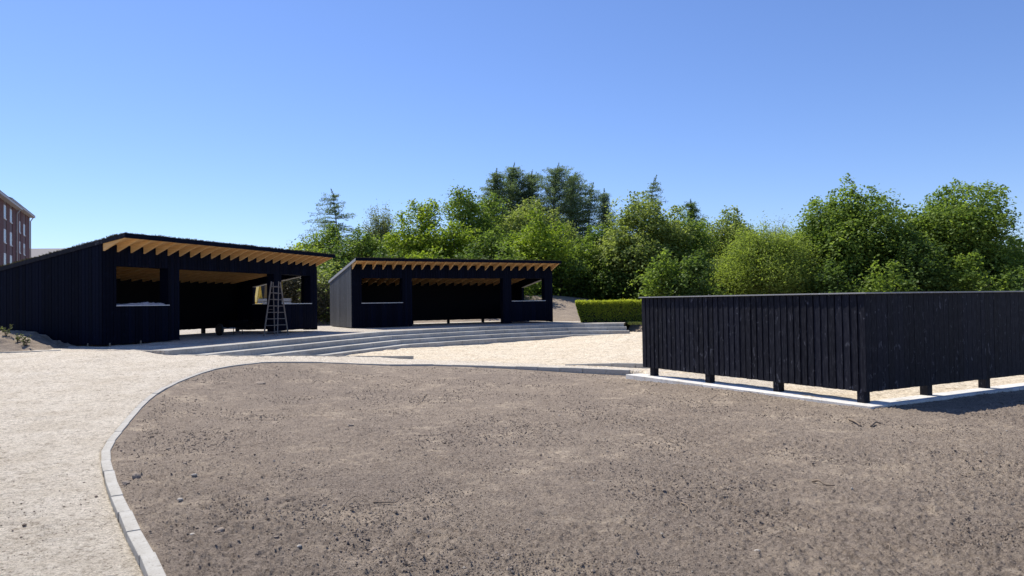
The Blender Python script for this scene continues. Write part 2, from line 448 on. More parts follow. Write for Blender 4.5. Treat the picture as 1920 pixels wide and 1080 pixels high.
# path
X, Y, Fq = fan(2.6, 24, 460, -1.9, .36, 760)
sds = poly_sd(SOILP, X.ravel(), Y.ravel()).reshape(X.shape); sdp = poly_sd(PLAZAP, X.ravel(), Y.ravel()).reshape(X.shape)
nk = .25+.75*S((np.minimum(-sds, 9)-.1)/.5)
Zp = A(X, Y) + .006 + (.010*fbm(X, Y, .9, 3) + .006*fbm(X, Y, .12, 3))*nk
for (px_, py_, a_, l_, w_, h_) in PDENTS:
    u_ = (X-px_)*math.cos(a_)+(Y-py_)*math.sin(a_); v_ = -(X-px_)*math.sin(a_)+(Y-py_)*math.cos(a_); r_ = (u_/l_)**2+(v_/w_)**2
    Zp = Zp + nk*(-h_*np.exp(-r_**2) + h_*.5*np.exp(-(np.sqrt(r_)-1.35)**2*9))
Zp = Zp + nk*(.014*fbm(X+3, Y*1.3, .32, 3) + .008*fbm(X, Y, .08, 3))
Zp = Zp - .35*S((sds+.045)/.05) - .35*S((sdp+.045)/.06)
np_mesh('path', np.stack([X, Y, Zp], -1).reshape(-1, 3), Fq, M_path, smooth=True)['kind'] = 'structure'
# plaza (shallow bowl below the steps)
gx, gy = np.meshgrid(np.concatenate([np.arange(-9, 12, .08), np.arange(12, 42, .3)]), np.arange(9, 38, .08), indexing='ij')
def plaza_h(x, y):
    return (-.055*S(1-np.hypot((x+.5)/5.5, (y-28)/6)) + .14*S((x-.5)/5)*S((y-22)/9) + .05*S((-x-2)/3)*S((y-20)/4)
            + .012*fbm(x, y, 1.2, 3) + .028*fbm(x*.7, y, .42, 3) - .3*S((9.9+ .54*(x-FX) - y)/1.0+.0)*0)
Zq = plaza_h(gx, gy)
sdl = poly_sd(SOILP, gx.ravel(), gy.ravel()).reshape(gx.shape)
sdq = poly_sd(PLAZAP, gx.ravel(), gy.ravel()).reshape(gx.shape)
Zq = Zq - .4*S((sdl+.02)/.1) - .4*S((-sdq-.15)/.2)*S((2.9-gx)/.4)
nx, ny = gx.shape
i = np.arange(nx-1)[:, None]*ny + np.arange(ny-1)[None, :]
np_mesh('plaza', np.stack([gx, gy, Zq], -1).reshape(-1, 3), np.stack([i, i+ny, i+ny+1, i+1], -1).reshape(-1, 4), M_plaza, smooth=True)['kind'] = 'structure'
# wide terrain
gx, gy = np.meshgrid(np.concatenate([np.arange(-130, -25, 3.), np.arange(-25, 25, .45), np.arange(25, 131, 3.)]), np.concatenate([np.arange(-30, 22, 2.), np.arange(22, 60, .45), np.arange(60, 180, 4.)]), indexing='ij')
right = S((gx-5.2)/.6)
lo_y = 34.8 - 2.0*right
Zt = G(gx, gy) - .55*(1-S((gy-lo_y)/.7)) - .12*(1-right)*(1-S((gy-36.5)/1.5))
nx, ny = gx.shape
i = np.arange(nx-1)[:, None]*ny + np.arange(ny-1)[None, :]
np_mesh('terrain', np.stack([gx, gy, Zt], -1).reshape(-1, 3), np.stack([i, i+ny, i+ny+1, i+1], -1).reshape(-1, 4), M_soil, smooth=True)['kind'] = 'structure'
g = MB(); g.box(-2500, 2500, -2500, 2500, -3, -.9); g.build('ground', M_soil)['kind'] = 'structure'

# terrace platform
T = [(-8.13,17.17),(-7.66,18.6),(-6.14,23.14),(-4.75,26.84),(-2.2,29.65),(-.58,31.1),(2.36,32.9),(5.0,32.6)]
TZ = .575
def offset(P, d, ext0=0, ext1=0):
    P = [Vector((p[0], p[1])) for p in P]
    e0 = (P[0]-P[1]).normalized(); e1 = (P[-1]-P[-2]).normalized()
    P = [P[0]+e0*ext0] + P[1:-1] + [P[-1]+e1*ext1]
    out = []
    for i, p in enumerate(P):
        a = (P[i]-P[i-1]).normalized() if i else (P[1]-P[0]).normalized()
        b = (P[i+1]-P[i]).normalized() if i < len(P)-1 else a
        n = Vector((a.y, -a.x)) + Vector((b.y, -b.x)); n.normalize()
        k = 1/max(.5, n.dot(Vector((a.y, -a.x))))
        out.append(p + n*d*k)
    return out
import bmesh
bm = bmesh.new()
pin = offset(T, -.12)
poly = [(p.x, p.y) for p in pin] + [(5.3, 34.0), (4.3, 36.2), (2.8, 37.6), (1.5, 41), (-30, 46), (-34, 22), (-15.5, 18.6), (-9.6, 17.6)]
vs = [bm.verts.new((x, y, TZ-.006)) for x, y in poly]
fc = bm.faces.new(vs); fc.normal_update(); bmesh.ops.triangulate(bm, faces=[fc])
for f in bm.faces:
    if f.normal.z < 0: f.normal_flip()
ring = [v for v in vs]; low = [bm.verts.new((v.co.x, v.co.y, -.1)) for v in ring]
for k in range(len(ring)):
    if k >= 8 or k == len(ring)-1: bm.faces.new((ring[k], ring[(k+1) % len(ring)], low[(k+1) % len(ring)], low[k]))
me = bpy.data.meshes.new('terrace'); bm.to_mesh(me); bm.free(); me.materials.append(M_terr)
o = bpy.data.objects.new('terrace', me); col.objects.link(o); o['kind'] = 'structure'

# ------------------------------------------------------------------ steps
steps = empty('terrace_steps', (-3, 28, 0)); tag(steps, 'long angled flight of four low grey concrete steps below both sheds', 'steps')
def arc(P, L):
    d = 0
    for i in range(len(P)-1):
        l = (P[i+1]-P[i]).length
        if d+l >= L or i == len(P)-2: return P[i].lerp(P[i+1], min(1, (L-d)/l))
        d += l
for k in range(4):
    tr = .40
    outer = offset(T, tr*k, 0, .10*k); inner = offset(T, tr*(k-1)+.004 if k else -.4, 0, .10*k)
    mb = MB(); ztop = TZ-.15*k; zb = ztop-.4
    # blocks about one metre long, broken at every bend
    for i in range(len(outer)-1):
        n = max(1, round((outer[i+1]-outer[i]).length/1.0))
        for j in range(n):
            a, b = j/n, (j+1)/n
            gg = .0035/ (outer[i+1]-outer[i]).length
            o1 = outer[i].lerp(outer[i+1], a+gg); o2 = outer[i].lerp(outer[i+1], b-gg); i1 = inner[i].lerp(inner[i+1], a+gg); i2 = inner[i].lerp(inner[i+1], b-gg)
            dz = random.uniform(-.002, .002)
            mb.hexa([(o1.x,o1.y,zb),(o2.x,o2.y,zb),(i2.x,i2.y,zb),(i1.x,i1.y,zb)], [(o1.x,o1.y,ztop+dz),(o2.x,o2.y,ztop+dz),(i2.x,i2.y,ztop+dz),(i1.x,i1.y,ztop+dz)])
    st = mb.build('step', M_step, None, bevel=.006); st.parent = steps; st.location = (3, -28, 0)

# ------------------------------------------------------------------ kerb stones
def arclen(P): return np.concatenate([[0], np.cumsum(np.hypot(*np.diff(P, axis=0).T))])
ORD = ['nearest', 'second', 'third', 'fourth', 'fifth', 'sixth', 'seventh', 'eighth', 'ninth', 'tenth', 'eleventh', 'twelfth', 'thirteenth', 'fourteenth', 'fifteenth']
def kerb_run(P, blk, top, group, label, names=None, w=.088, depth=.22, zface=None):
    P = np.asarray(P); Ls = arclen(P); n = int(Ls[-1]/blk)
    for k in range(n):
        s0, s1 = k*blk+.005, (k+1)*blk-.005
        p0 = np.array([np.interp(s0, Ls, P[:, j]) for j in (0, 1)]); p1 = np.array([np.interp(s1, Ls, P[:, j]) for j in (0, 1)])
        d = p1-p0; L = np.hypot(*d); d = d/L; z0, z1 = top(*p0), top(*p1)
        mb = MB(); dz = random.uniform(-.005, .005); zm = (z0+z1)/2
        mb.hexa([(0,-w/2,-depth),(L,-w/2,-depth),(L,w/2,-depth),(0,w/2,-depth)], [(0,-w/2,z0-zm+dz),(L,-w/2,z1-zm+dz),(L,w/2,z1-zm+dz),(0,w/2,z0-zm+dz)])
        o = mb.build('kerb_stone', M_kerb, bevel=.006)
        o.location = (p0[0]+random.uniform(-.002, .002), p0[1], zm); o.rotation_euler = (0, 0, math.atan2(d[1], d[0])+R(random.uniform(-.8, .8)))
        tag(o, names(k) if names and names(k) else label, 'kerb stone', group)
def ktop(x, y): return A1(x, y) + .030 + .035*float(S((8-y)/3.)) - .004*float(S((x+2)/3))
kerb_run(KERB, .58, ktop, 'kerb stones between the gravel path and the soil bed', 'grey concrete kerb stone far along the row edging the bare soil bed',
         lambda k: (ORD[max(0, k-2)]+' kerb stone from the camera along the bare soil bed') if k < 16 and k >= 2 else None)
kerb_run(RK1[::-1], .62, lambda x, y: max(A1(x, y)+.02, .095), 'kerb stones below the steps', 'pale kerb stone in the row along the ramp below the steps',
         lambda k: (['rightmost'] + ORD[1:])[k] + ' pale kerb stone from the right end of the row below the steps')
kerb_run(RK2, .62, lambda x, y: .015+.09*float(S((x-.8)/2.2)), 'kerb stones beside the fence', 'pale kerb stone in the short row rising towards the black fence',
         lambda k: (['leftmost'] + ORD[1:])[k] + ' pale kerb stone in the short row rising towards the black fence')

# ------------------------------------------------------------------ fence
FH, FB, FP = 1.6646, .1802, 1.635
fence = empty('board_fence', (FX - .045*math.cos(FTH) + .045*math.sin(FTH), FY - .045*math.sin(FTH) - .045*math.cos(FTH), 0), FTH)
tag(fence, 'low black vertical board fence turning a corner, raised on short posts', 'fence')
# local axes: +x = right run, -y = outward of the right run ; +y = left run, -x = outward of the left run
def board_panel(seg, L, ext=0):
    mb = MB(); s = 0.0; p = .1300
    n = int(round(L/p)); p = L/n
    for i in range(n):
        w = p-.010; a = i*p+.002; prd = .003*random.random()
        z0 = FB+random.uniform(-.004, .004); z1 = FH-.022
        x0, x1 = a, a+w
        th = .022
        if seg == 1: # slightly tilted overlapping boards
            mb.hexa([(x0,-prd,z0),(x1+.004,-prd,z0),(x1+.004,th-prd,z0),(x0,th-prd,z0)], [(x0,-prd,z1),(x1+.004,-prd,z1),(x1+.004,th-prd,z1),(x0,th-prd,z1)])
        else:
            k_ = random.uniform(.007, .012)
            mb.hexa([(-prd-k_,x0,z0),(-prd+th,x0,z0),(-prd+th,x1,z0),(-prd,x1,z0)], [(-prd-k_,x0,z1),(-prd+th,x0,z1),(-prd+th,x1,z1),(-prd,x1,z1)])
    # backing skin
    if seg == 1: mb.box(.03, L, .026, .044, FB+.03, FH-.03)
    else: mb.box(.026, .044, .05, L, FB+.03, FH-.03)
    return mb
LL, LR = 3*FP+.36, 14*FP
board_panel(0, LL).build('board_panel', M_fence, fence)
board_panel(1, LR).build('board_panel', M_fence, fence)
for seg, n in ((0, 4), (1, 15)):
    for k in range(n):
        if seg == 1 and k == 0: continue
        mb = MB(); s0 = k*FP + (0.045 if seg == 0 else -.085)
        a, b = s0, s0+.13
        if seg == 0: mb.box(.047 if k else .004, .177 if k else .134, a+.004, b, -.05, FH-.03 if k else FB+.002)
        else: mb.box(a, b, .047, .177, -.05, FH-.03)
        mb.build('post', M_fence, fence, bevel=.004)
mb = MB(); mb.prism([(-.045,-.045,FH-.02),(LR,-.045,FH-.02),(LR,.11,FH-.02),(.11,.11,FH-.02),(.11,LL+.04,FH-.02),(-.045,LL+.04,FH-.02)], (0,0,.02))
mb.build('cap_board', M_grey, fence, bevel=.003)
strip = MB()
o1, o2 = .27, .27
def slab(x0, x1, y0, y1): strip.box(x0, x1, y0, y1, -.25, .012)
L0 = LL+.25; n = 5
for k in range(n):
    a, b = -.27 + (L0+.27)*k/n, -.27 + (L0+.27)*(k+1)/n
    slab(-.27, .12, a+.002, b-.002)
for k in range(21):
    slab(.124+1.1*k, .124+1.1*(k+1)-.004, -.27, .12)
st = strip.build('concrete_strip', M_slab, None, bevel=.005); st.location = (FX, FY, 0); st.rotation_euler = (0, 0, FTH)
tag(st, 'narrow pale concrete strip in the ground beneath the black fence posts', 'paving strip')

# ------------------------------------------------------------------ sheds
SL, SW, SLOPE, HR, HS, HO, OH, HF = 10.0, 3.8217, .1684, 2.5297, 1.0759, 2.1514, .8309, 2.9579
s1, s2, s3 = .4475, 2.2733, 2.729
def rz(w): return HF - SLOPE*(w+OH)          # roof top
def make_shed(x, y, z, th, label, end_mat):
    root = empty('open_timber_shed', (x, y, z), th); tag(root, label, 'shed', 'twin black timber sheds on the terrace')
    bp = .1205
    # --- front wall: core + cladding
    def openings(s):
        for a, b, z0, z1 in ((s1, s2, HS, HO), (s3, SL-s3, -1, HO), (SL-s2, SL-s1, HS, HO)):
            if a < s < b: return z0, z1
        return None
    core = MB(); zt = HR-.005; y0, y1 = .024, .30
    b0 = .02; b1 = .09
    core.box(0.03, s1, y0, y1, b0, HO); core.box(s1, s2, y0, y1, b0, HS-.02); core.box(s2, s3, y0, y1, b0, HO)
    core.box(SL-s3, SL-s2, y0, y1, b0, HO); core.box(SL-s2, SL-s1, y0, y1, b1, HS-.02); core.box(SL-s1, SL-.03, y0, y1, b1, HO)
    core.box(0.03, SL-.03, y0, y1, HO, zt)
    def cut(lo, hi, edges):
        out = [lo] + [e for e in edges if lo < e < hi] + [hi]; return zip(out[:-1], out[1:])
    n = int(SL/bp)
    for i in range(n+1):
        lo = i*bp; hi = min(SL, lo+bp-.011)
        if hi-lo < .02: continue
        pr = .003 if i % 2 else .0
        for a, b in cut(lo, hi, (s1, s2, s3, SL-s3, SL-s2, SL-s1)):
            if b-a < .004: continue
            op = openings((a+b)/2); zb = b0 if a < 5 else b1
            zb += random.uniform(-.006, .006)
            if op is None: core.box(a, b, -pr, y0-.001, zb, HR+.19)
            else:
                core.box(a, b, -pr, y0-.001, op[1], HR+.19)
                if op[0] > 0: core.box(a, b, -pr, y0-.001, zb, op[0]-.021)
    core.build('front_wall', M_black, root)
    # --- end walls
    def endwall(side, window):
        mb = MB(); xo = 0.0 if side == 0 else SL
        sg = 1 if side == 0 else -1
        c0, c1 = xo+sg*.024, xo+sg*.14
        def quad(wa, wb, za, zb_a, zb_b, xa, xb):
            x0, x1 = min(xa, xb), max(xa, xb)
            mb.hexa([(x0,wa,za),(x1,wa,za),(x1,wb,za),(x0,wb,za)], [(x0,wa,zb_a),(x1,wa,zb_a),(x1,wb,zb_b),(x0,wb,zb_b)])
        top = lambda w: rz(w)-.075
        wa, wb = .64, 2.94; wt = lambda w: 2.18-.165*(w-.64)
        if not window: quad(.302, SW-.02, .03, top(.302), top(SW-.02), c0, c1)
        else:
            quad(.302, wa, .05, top(.302), top(wa), c0, c1); quad(wb, SW-.02, .05, top(wb), top(SW-.02), c0, c1)
            quad(wa, wb, .05, HS-.02, HS-.02, c0, c1)
            x0, x1 = min(c0, c1), max(c0, c1)
            mb.hexa([(x0,wa,wt(wa)),(x1,wa,wt(wa)),(x1,wb,wt(wb)),(x0,wb,wt(wb))], [(x0,wa,top(wa)),(x1,wa,top(wa)),(x1,wb,top(wb)),(x0,wb,top(wb))])
        n = int(SW/bp)
        for i in range(n+1):
            lo = i*bp-.0; hi = min(SW, lo+bp-.010)
            if hi-lo < .02: continue
            pr = .003 if i % 2 else 0
            xa, xb = xo-sg*pr, c0-sg*.001
            parts = cut(lo, hi, (wa, wb)) if window else ((lo, hi),)
            for a, b in parts:
                if b-a < .004: continue
                if window and wa < (a+b)/2 < wb:
                    quad(a, b, .05, HS-.021, HS-.021, xa, xb)
                    x0, x1 = min(xa, xb), max(xa, xb)
                    mb.hexa([(x0,a,wt(a)),(x1,a,wt(a)),(x1,b,wt(b)),(x0,b,wt(b))], [(x0,a,top(a)),(x1,a,top(a)),(x1,b,top(b)),(x0,b,top(b))])
                else: quad(a, b, .03+random.uniform(-.006, .006), top(a), top(b), xa, xb)
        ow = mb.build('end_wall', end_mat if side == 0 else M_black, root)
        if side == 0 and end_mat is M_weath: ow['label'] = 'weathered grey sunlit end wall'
        if window:
            m2 = MB(); x0, x1 = SL-.15, SL+.006
            m2.hexa([(x0,wa,wt(wa)-.035),(x1,wa,wt(wa)-.035),(x1,wb,wt(wb)-.035),(x0,wb,wt(wb)-.035)], [(x0,wa,wt(wa)-.002),(x1,wa,wt(wa)-.002),(x1,wb,wt(wb)-.002),(x0,wb,wt(wb)-.002)])
            m2.build('window_head', M_grey, ow)
            m2 = MB(); m2.box(SL-.17, SL+.02, wa+.002, wb-.002, HS-.02, HS); m2.build('sill', M_sill, ow)
    endwall(0, False); endwall(1, True)
    # --- rear wall, raised off the ground on short feet
    mb = MB(); zt = rz(SW)-.08
    mb.box(.145, SL-.145, SW-.12, SW-.03, .16, zt)
    i = 0; s = 0
    while s < SL-.03:
        hi = min(SL, s+bp-.004); pr = .008 if i % 2 else 0
        mb.box(s, hi, SW-.029, SW-.008+pr, .15+random.uniform(-.006, .006), zt-.01); s += bp; i += 1
    for a in np.arange(.1, SL, 1.95): mb.box(a, a+.12, SW-.13, SW-.02, -.05, .158)
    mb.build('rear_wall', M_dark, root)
    # --- rafters
    for k in range(23):
        a = .028 + k*(SL-.106)/22
        mb = MB()
        up = lambda w: rz(w)-.062
        prof = [(-OH+.03, up(-OH+.03)-.012), (0.0, HR), (SW-.02, HR-SLOPE*(SW-.02)), (SW-.02, up(SW-.02)), (-OH+.03, up(-OH+.03))]
        mb.prism([(a, w, zz) for w, zz in prof], (.05, 0, 0))
        mb.build('rafter', M_pine, root)
    # --- roof
    roof = MB(); ya, yb = -OH+.026, SW+.12
    roof.hexa([(0.02,ya,rz(ya)-.06),(SL-.02,ya,rz(ya)-.06),(SL-.02,yb,rz(yb)-.06),(0.02,yb,rz(yb)-.06)], [(0.02,ya,rz(ya)-.03),(SL-.02,ya,rz(ya)-.03),(SL-.02,yb,rz(yb)-.03),(0.02,yb,rz(yb)-.03)])
    rf = roof.build('roof_deck', M_pine, root)
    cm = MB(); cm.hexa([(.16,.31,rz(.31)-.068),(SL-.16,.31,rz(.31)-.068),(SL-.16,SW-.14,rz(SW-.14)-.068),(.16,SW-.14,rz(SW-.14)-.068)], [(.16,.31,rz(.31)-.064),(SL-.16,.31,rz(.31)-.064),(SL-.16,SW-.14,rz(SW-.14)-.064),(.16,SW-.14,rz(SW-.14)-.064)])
    cm.build('ceiling_shade_sheet', M_ceil_shade, rf)  # added dark sheet below the pine deck, shade put into its colour
    fm = MB(); fm.box(-.03, SL+.03, -OH-.0, -OH+.024, HF-.115, HF+.012); fm.build('fascia', M_black, rf)
    for xa, xb in ((-.03, -.004), (SL+.004, SL+.03)):
        fm = MB(); ya2 = -OH+.026
        fm.hexa([(xa,ya2,rz(ya2)-.10),(xb,ya2,rz(ya2)-.10),(xb,yb,rz(yb)-.10),(xa,yb,rz(yb)-.10)], [(xa,ya2,rz(ya2)+.01),(xb,ya2,rz(ya2)+.01),(xb,yb,rz(yb)+.01),(xa,yb,rz(yb)+.01)])
        fm.build('verge_board', M_fence if end_mat is M_black else M_grey, rf)
    # living roof: substrate and tufts in one mesh
    V = []; Fc = []
    nx_, ny_ = 70, 34
    xs = np.linspace(0.0, SL, nx_); ws = np.linspace(-OH+.028, yb, ny_)
    Xg, Wg = np.meshgrid(xs, ws, indexing='ij')
    Zg = rz(Wg) + .0 + .02*np.abs(fbm(Xg+x, Wg, .25, 3))
    V = np.stack([Xg, Wg, Zg], -1).reshape(-1, 3)
    ii = np.arange(nx_-1)[:, None]*ny_ + np.arange(ny_-1)[None, :]
    Fc = np.stack([ii, ii+ny_, ii+ny_+1, ii+1], -1).reshape(-1, 4)
    m = 9000
    bx = rng.uniform(0.0, SL, m); e = rng.random(m); bx = np.where(e < .12, rng.uniform(-.02, .05, m), bx)
    bw = rng.uniform(-OH+.02, yb, m); bw = np.where((e > .12) & (e < .35), -OH+.02+rng.random(m)*.06, bw)
    bz = rz(bw)+.0
    clump = np.clip(.25*fbm(bx+x, bw, .5, 2)+.75, .15, 1.2)
    h = rng.uniform(.015, .065, m)*clump*np.where(e < .35, 1.35, 1.0); ang = rng.uniform(0, math.pi, m); ww = rng.uniform(.006, .02, m)
    lean = rng.normal(0, .5, (m, 2))*h[:, None]
    p = np.stack([bx, bw, bz], -1); dx = np.stack([np.cos(ang)*ww, np.sin(ang)*ww, np.zeros(m)], -1)
    up = np.stack([lean[:, 0], lean[:, 1], h], -1)
    Q = np.stack([p-dx, p+dx, p+up+dx*.4, p+up-dx*.4], 1).reshape(-1, 3)
    FQ = np.arange(len(Q)).reshape(-1, 4)+len(V)
    tone = np.concatenate([np.full(len(V), .1), np.repeat(rng.random(m)*.6, 4)])
    sm = np_mesh('sedum_layer', np.concatenate([V, Q]), np.concatenate([Fc, FQ]), M_sedum, rf, attr=tone)
    # --- window sills
    for a, b in ((s1, s2), (SL-s2, SL-s1)):
        m2 = MB(); m2.box(a-.02, b+.02, -.05, -.014, HS-.022, HS+.004); m2.box(a+.002, b-.002, -.0135, .32, HS-.0195, HS+.004)
        m2.build('sill', M_sill, root)
    return root
shedA = make_shed(-10.881, 19.278, .588, R(71.6), 'nearer black timber shed with a ladder in front of its opening', M_black)
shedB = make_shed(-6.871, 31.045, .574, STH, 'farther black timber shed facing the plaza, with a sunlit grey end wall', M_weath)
def shedpt(k, s, w, z):
    x, y, z0, th = ((-10.881, 19.278, .588, R(71.6)), (-6.871, 31.045, .574, STH))[k]
    return Vector((x+s*math.cos(th)-w*math.sin(th), y+s*math.sin(th)+w*math.cos(th), z0+z))

# crumpled sheet on first window sill of shed A
def crumple(name, L, W, H, mat, seed):
    nx_, ny_ = 60, 14
    xs, ys = np.meshgrid(np.linspace(0, L, nx_), np.linspace(0, W, ny_), indexing='ij')
    n = np.abs(fbm(xs*1.0+seed, ys*3+seed, .22, 4)); envx = S(xs/.08)*S((L-xs)/.15); envy = S(ys/.05)*S((W-ys)/.05)
    z = (.014 + H*(.35+.65*S(xs/L*1.4)) * (.35+1.3*n))*envx*envy
    y2 = ys + .03*fbm(xs, ys+seed, .3, 3)
    top = np.stack([xs, y2, z], -1).reshape(-1, 3); bot = np.stack([xs, y2, np.zeros_like(z)-.0], -1).reshape(-1, 3)
    i = np.arange(nx_-1)[:, None]*ny_ + np.arange(ny_-1)[None, :]
    F1 = np.stack([i, i+ny_, i+ny_+1, i+1], -1).reshape(-1, 4); F2 = F1[:, ::-1]+len(top)
    ring = [a*ny_ for a in range(nx_)] + [(nx_-1)*ny_+b for b in range(1, ny_)] + [a*ny_+ny_-1 for a in range(nx_-2, -1, -1)] + [b for b in range(ny_-2, 0, -1)]
    F3 = np.array([(ring[k]+len(top), ring[(k+1) % len(ring)]+len(top), ring[(k+1) % len(ring)], ring[k]) for k in range(len(ring))])
    return np_mesh(name, np.concatenate([top, bot]), np.concatenate([F1, F2, F3]), mat)
o = crumple('crumpled_sheet', s2-s1-.06, .27, .065, M_sheet, 3.0)
o.location = shedpt(0, s1+.03, 0.0, HS+.006); o.rotation_euler = (0, 0, R(71.6))
tag(o, 'crumpled grey plastic sheet lying on the nearest window sill of the ladder shed', 'plastic sheet')
# small folded white sheet standing on the far sill
mb = MB(); b = shedpt(0, SL-s2+.10, .20, HS+.006)
mb.prism([(-.13, 0, 0), (.11, 0, 0), (.02, 0, .27), (-.05, 0, .33), (-.11, 0, .24)], (0, .05, 0))
o = mb.build('white_sack', M_white, bevel=.02); o.location = b; o.rotation_euler = (0, 0, R(20))
tag(o, 'small white folded sack on the sill of the far window behind the ladder', 'sack')

# --- ladder
lad = empty('step_ladder', (-7.7, 22.7, TZ)); tag(lad, 'old wooden double ladder standing open in front of the first shed', 'ladder')
def P2(px, py, z): q = at(px, py, z); return Vector((q[0]+7.7, q[1]-22.7, 0))
fa, fc_, fb, fd = P2(494.6, 630.5, TZ), P2(520.4, 630, TZ), P2(515, 628.5, TZ), P2(540.4, 627.6, TZ)
zt = 1.80
mid = (fa+fb+fc_+fd)/4
ta = Vector((mid.x-.13, mid.y-.05, zt)); tc = Vector((mid.x+.10, mid.y+.0, zt)); tb = ta+Vector((.035, .06, -.02)); td = tc+Vector((.035, .06, -.02))
for k, (f_a, f_b, t_a, t_b) in enumerate(((fa, fc_, ta, tc), (fb, fd, tb, td))):
    for f_, t_ in ((f_a, t_a), (f_b, t_b)):
        mb = MB(); mb.bar(f_, t_+Vector((0, 0, .04)), .028, .05); mb.build('rail', M_ladder, lad, bevel=.004)
    for q in range(8):
        t = .075+q*.122
        mb = MB(); mb.bar(f_a.lerp(t_a, t), f_b.lerp(t_b, t), .02, .024); mb.build('rung', M_ladder, lad)
mb = MB(); mb.bar(fa.lerp(ta, .5), fb.lerp(tb, .5), .008); mb.build('stay_cord', M_ladder, lad)

# --- wheelbarrow lying in the opening of shed A (dark tyre and tray)
wb = empty('wheelbarrow', tuple(shedpt(0, 6.1, 1.4, 0)), R(60)); tag(wb, 'dark wheelbarrow standing in the gloom of the open shed bay', 'wheelbarrow')
mb = MB()
for k in range(24):
    pass
ringp = [(0, math.cos(t)*.17, .19+math.sin(t)*.17) for t in np.linspace(0, 2*math.pi, 25)]
mb.tube(ringp, [.045]*25, 8, False); ty = mb.build('wheel', M_rubber, wb, smooth=True)
mb = MB(); mb.tube([(-.03, 0, .19), (.03, 0, .19)], [.125, .125], 16); mb.build('rim', M_rubber, ty)
mb = MB(); mb.hexa([(.25,-.18,.28),(.25,.18,.28),(.85,.22,.24),(.85,-.22,.24)], [(.1,-.30,.50),(.1,.30,.50),(1.05,.34,.48),(1.05,-.34,.48)]); mb.build('tray', M_dark, wb, bevel=.02)
for sy in (-1, 1):
    mb = MB(); mb.tube([(0, sy*.05, .19), (.3, sy*.17, .26), (.9, sy*.25, .25), (1.45, sy*.28, .5)], [.016]*4, 8); mb.build('handle', M_dark, wb, smooth=True)
    mb = MB(); mb.tube([(.75, sy*.22, .26), (.8, sy*.24, .0)], [.014]*2, 8); mb.build('leg', M_dark, wb)

# --- small excavator and stack of planks behind shed A, seen through its end window
ex = empty('mini_excavator', (-12.05, 35.4, .60), R(10)); tag(ex, 'small yellow framed excavator cab seen through the end window of the first shed', 'excavator')
mb = MB(); mb.box(-1.0, 1.0, -.9, .9, .45, .85); mb.build('chassis', M_yellow, ex, bevel=.06)
for sy in (-1, 1):
    mb = MB(); mb.box(-1.1, 1.1, sy*.75-.18, sy*.75+.18, .0, .44); mb.build('track', M_rubber, ex, bevel=.15)
cb = MB()
for xx in (-.7, .7):
    for yy in (-.6, .6): cb.bar((xx, yy, .85), (xx, yy, 2.25), .09)
for yy in (-.6, .6):
    cb.bar((-.7, yy, 2.25), (.7, yy, 2.25), .10); cb.bar((-.7, yy, 1.25), (.7, yy, 1.25), .12)
for xx in (-.7, .7): cb.bar((xx, -.6, 2.25), (xx, .6, 2.25), .10)
cb.box(-.74, .74, -.64, .64, 2.30, 2.36)
cab = cb.build('cab_frame', M_yellow, ex)
mb = MB(); mb.box(-.66, .66, -.57, .57, .86, 2.2); mb.build('glass', M_glassd, cab)
mb = MB(); mb.bar((0, -.9, .8), (0, -1.8, 2.0), .16); mb.bar((0, -1.8, 2.0), (0, -2.6, 1.1), .13); mb.box(-.3, .3, -2.9, -2.5, .7, 1.1); mb.build('boom', M_yellow, ex, bevel=.02)
pk = MB()
for k in range(9): pk.box(-1.6+random.uniform(-.05, .05), 1.6, -.25, .25, k*.152, k*.152+.13)
o = pk.build('plank_stack', M_plank, bevel=.01); o.location = (-12.0, 33.9, .57); o.rotation_euler = (0, 0, R(8))
tag(o, 'stack of long grey planks lying behind the first shed', 'planks')

# --- setting-out pegs in front of the shed fronts
for px, py, z, w_ in ((206, 651, .56, 'middle'), (264, 646, .575, 'right hand'), (165, 651.5, .55, 'left hand')):
    q = at(px, py, z); mb = MB(); mb.bar((0, 0, -.05), (0, 0, .11), .03); o = mb.build('peg', M_rootw); o.location = (q[0], q[1], z)
    tag(o, w_+' short wooden setting-out peg by the base of the ladder shed wall', 'peg', 'pegs along the shed base')

# ------------------------------------------------------------------ mound, plank and weeds at the left edge
mx, my = np.meshgrid(np.linspace(-19, -10.9, 200), np.linspace(16.6, 20.6, 110), indexing='ij')
front = 17.32 + (mx+12.1)*.18
hm = .44*S((my-front)/1.1)*S((-11.35-mx)/2.3)*S((20.3+(-mx-11)*.33-my)/.8)
Zm = A(mx, my) - .02 + hm*(1+.10*fbm(mx, my, .5, 3)) + .07*S(hm/.08)*fbm(mx, my, .22, 4) - .12*S((.02-hm)/.02)
nx, ny = mx.shape; i = np.arange(nx-1)[:, None]*ny + np.arange(ny-1)[None, :]
o = np_mesh('soil_mound', np.stack([mx, my, Zm], -1).reshape(-1, 3), np.stack([i, i+ny, i+ny+1, i+1], -1).reshape(-1, 4), M_soil, smooth=True)
o['kind'] = 'structure'
kerb_run(catmull([(-17, 16.3), (-14.5, 16.75), (-12.1, 17.2), (-10.9, 17.75)], 8), .62, lambda x, y: A1(x, y)+.03, 'kerb stones below the weedy mound', 'low grey kerb stone in the row below the weedy soil mound',
         lambda k: (['leftmost'] + ORD[1:])[k] + ' low kerb stone from the left below the weedy soil mound')
mb = MB(); mb.box(-.16, .16, -.05, .05, 0, .03); o = mb.build('pale_plank', M_render, bevel=.004)
q = at(62, 647, .66); o.location = (q[0], q[1], .66); o.rotation_euler = (R(4), 0, R(12)); tag(o, 'short pale plank lying at the foot of the soil mound by the shed', 'plank')
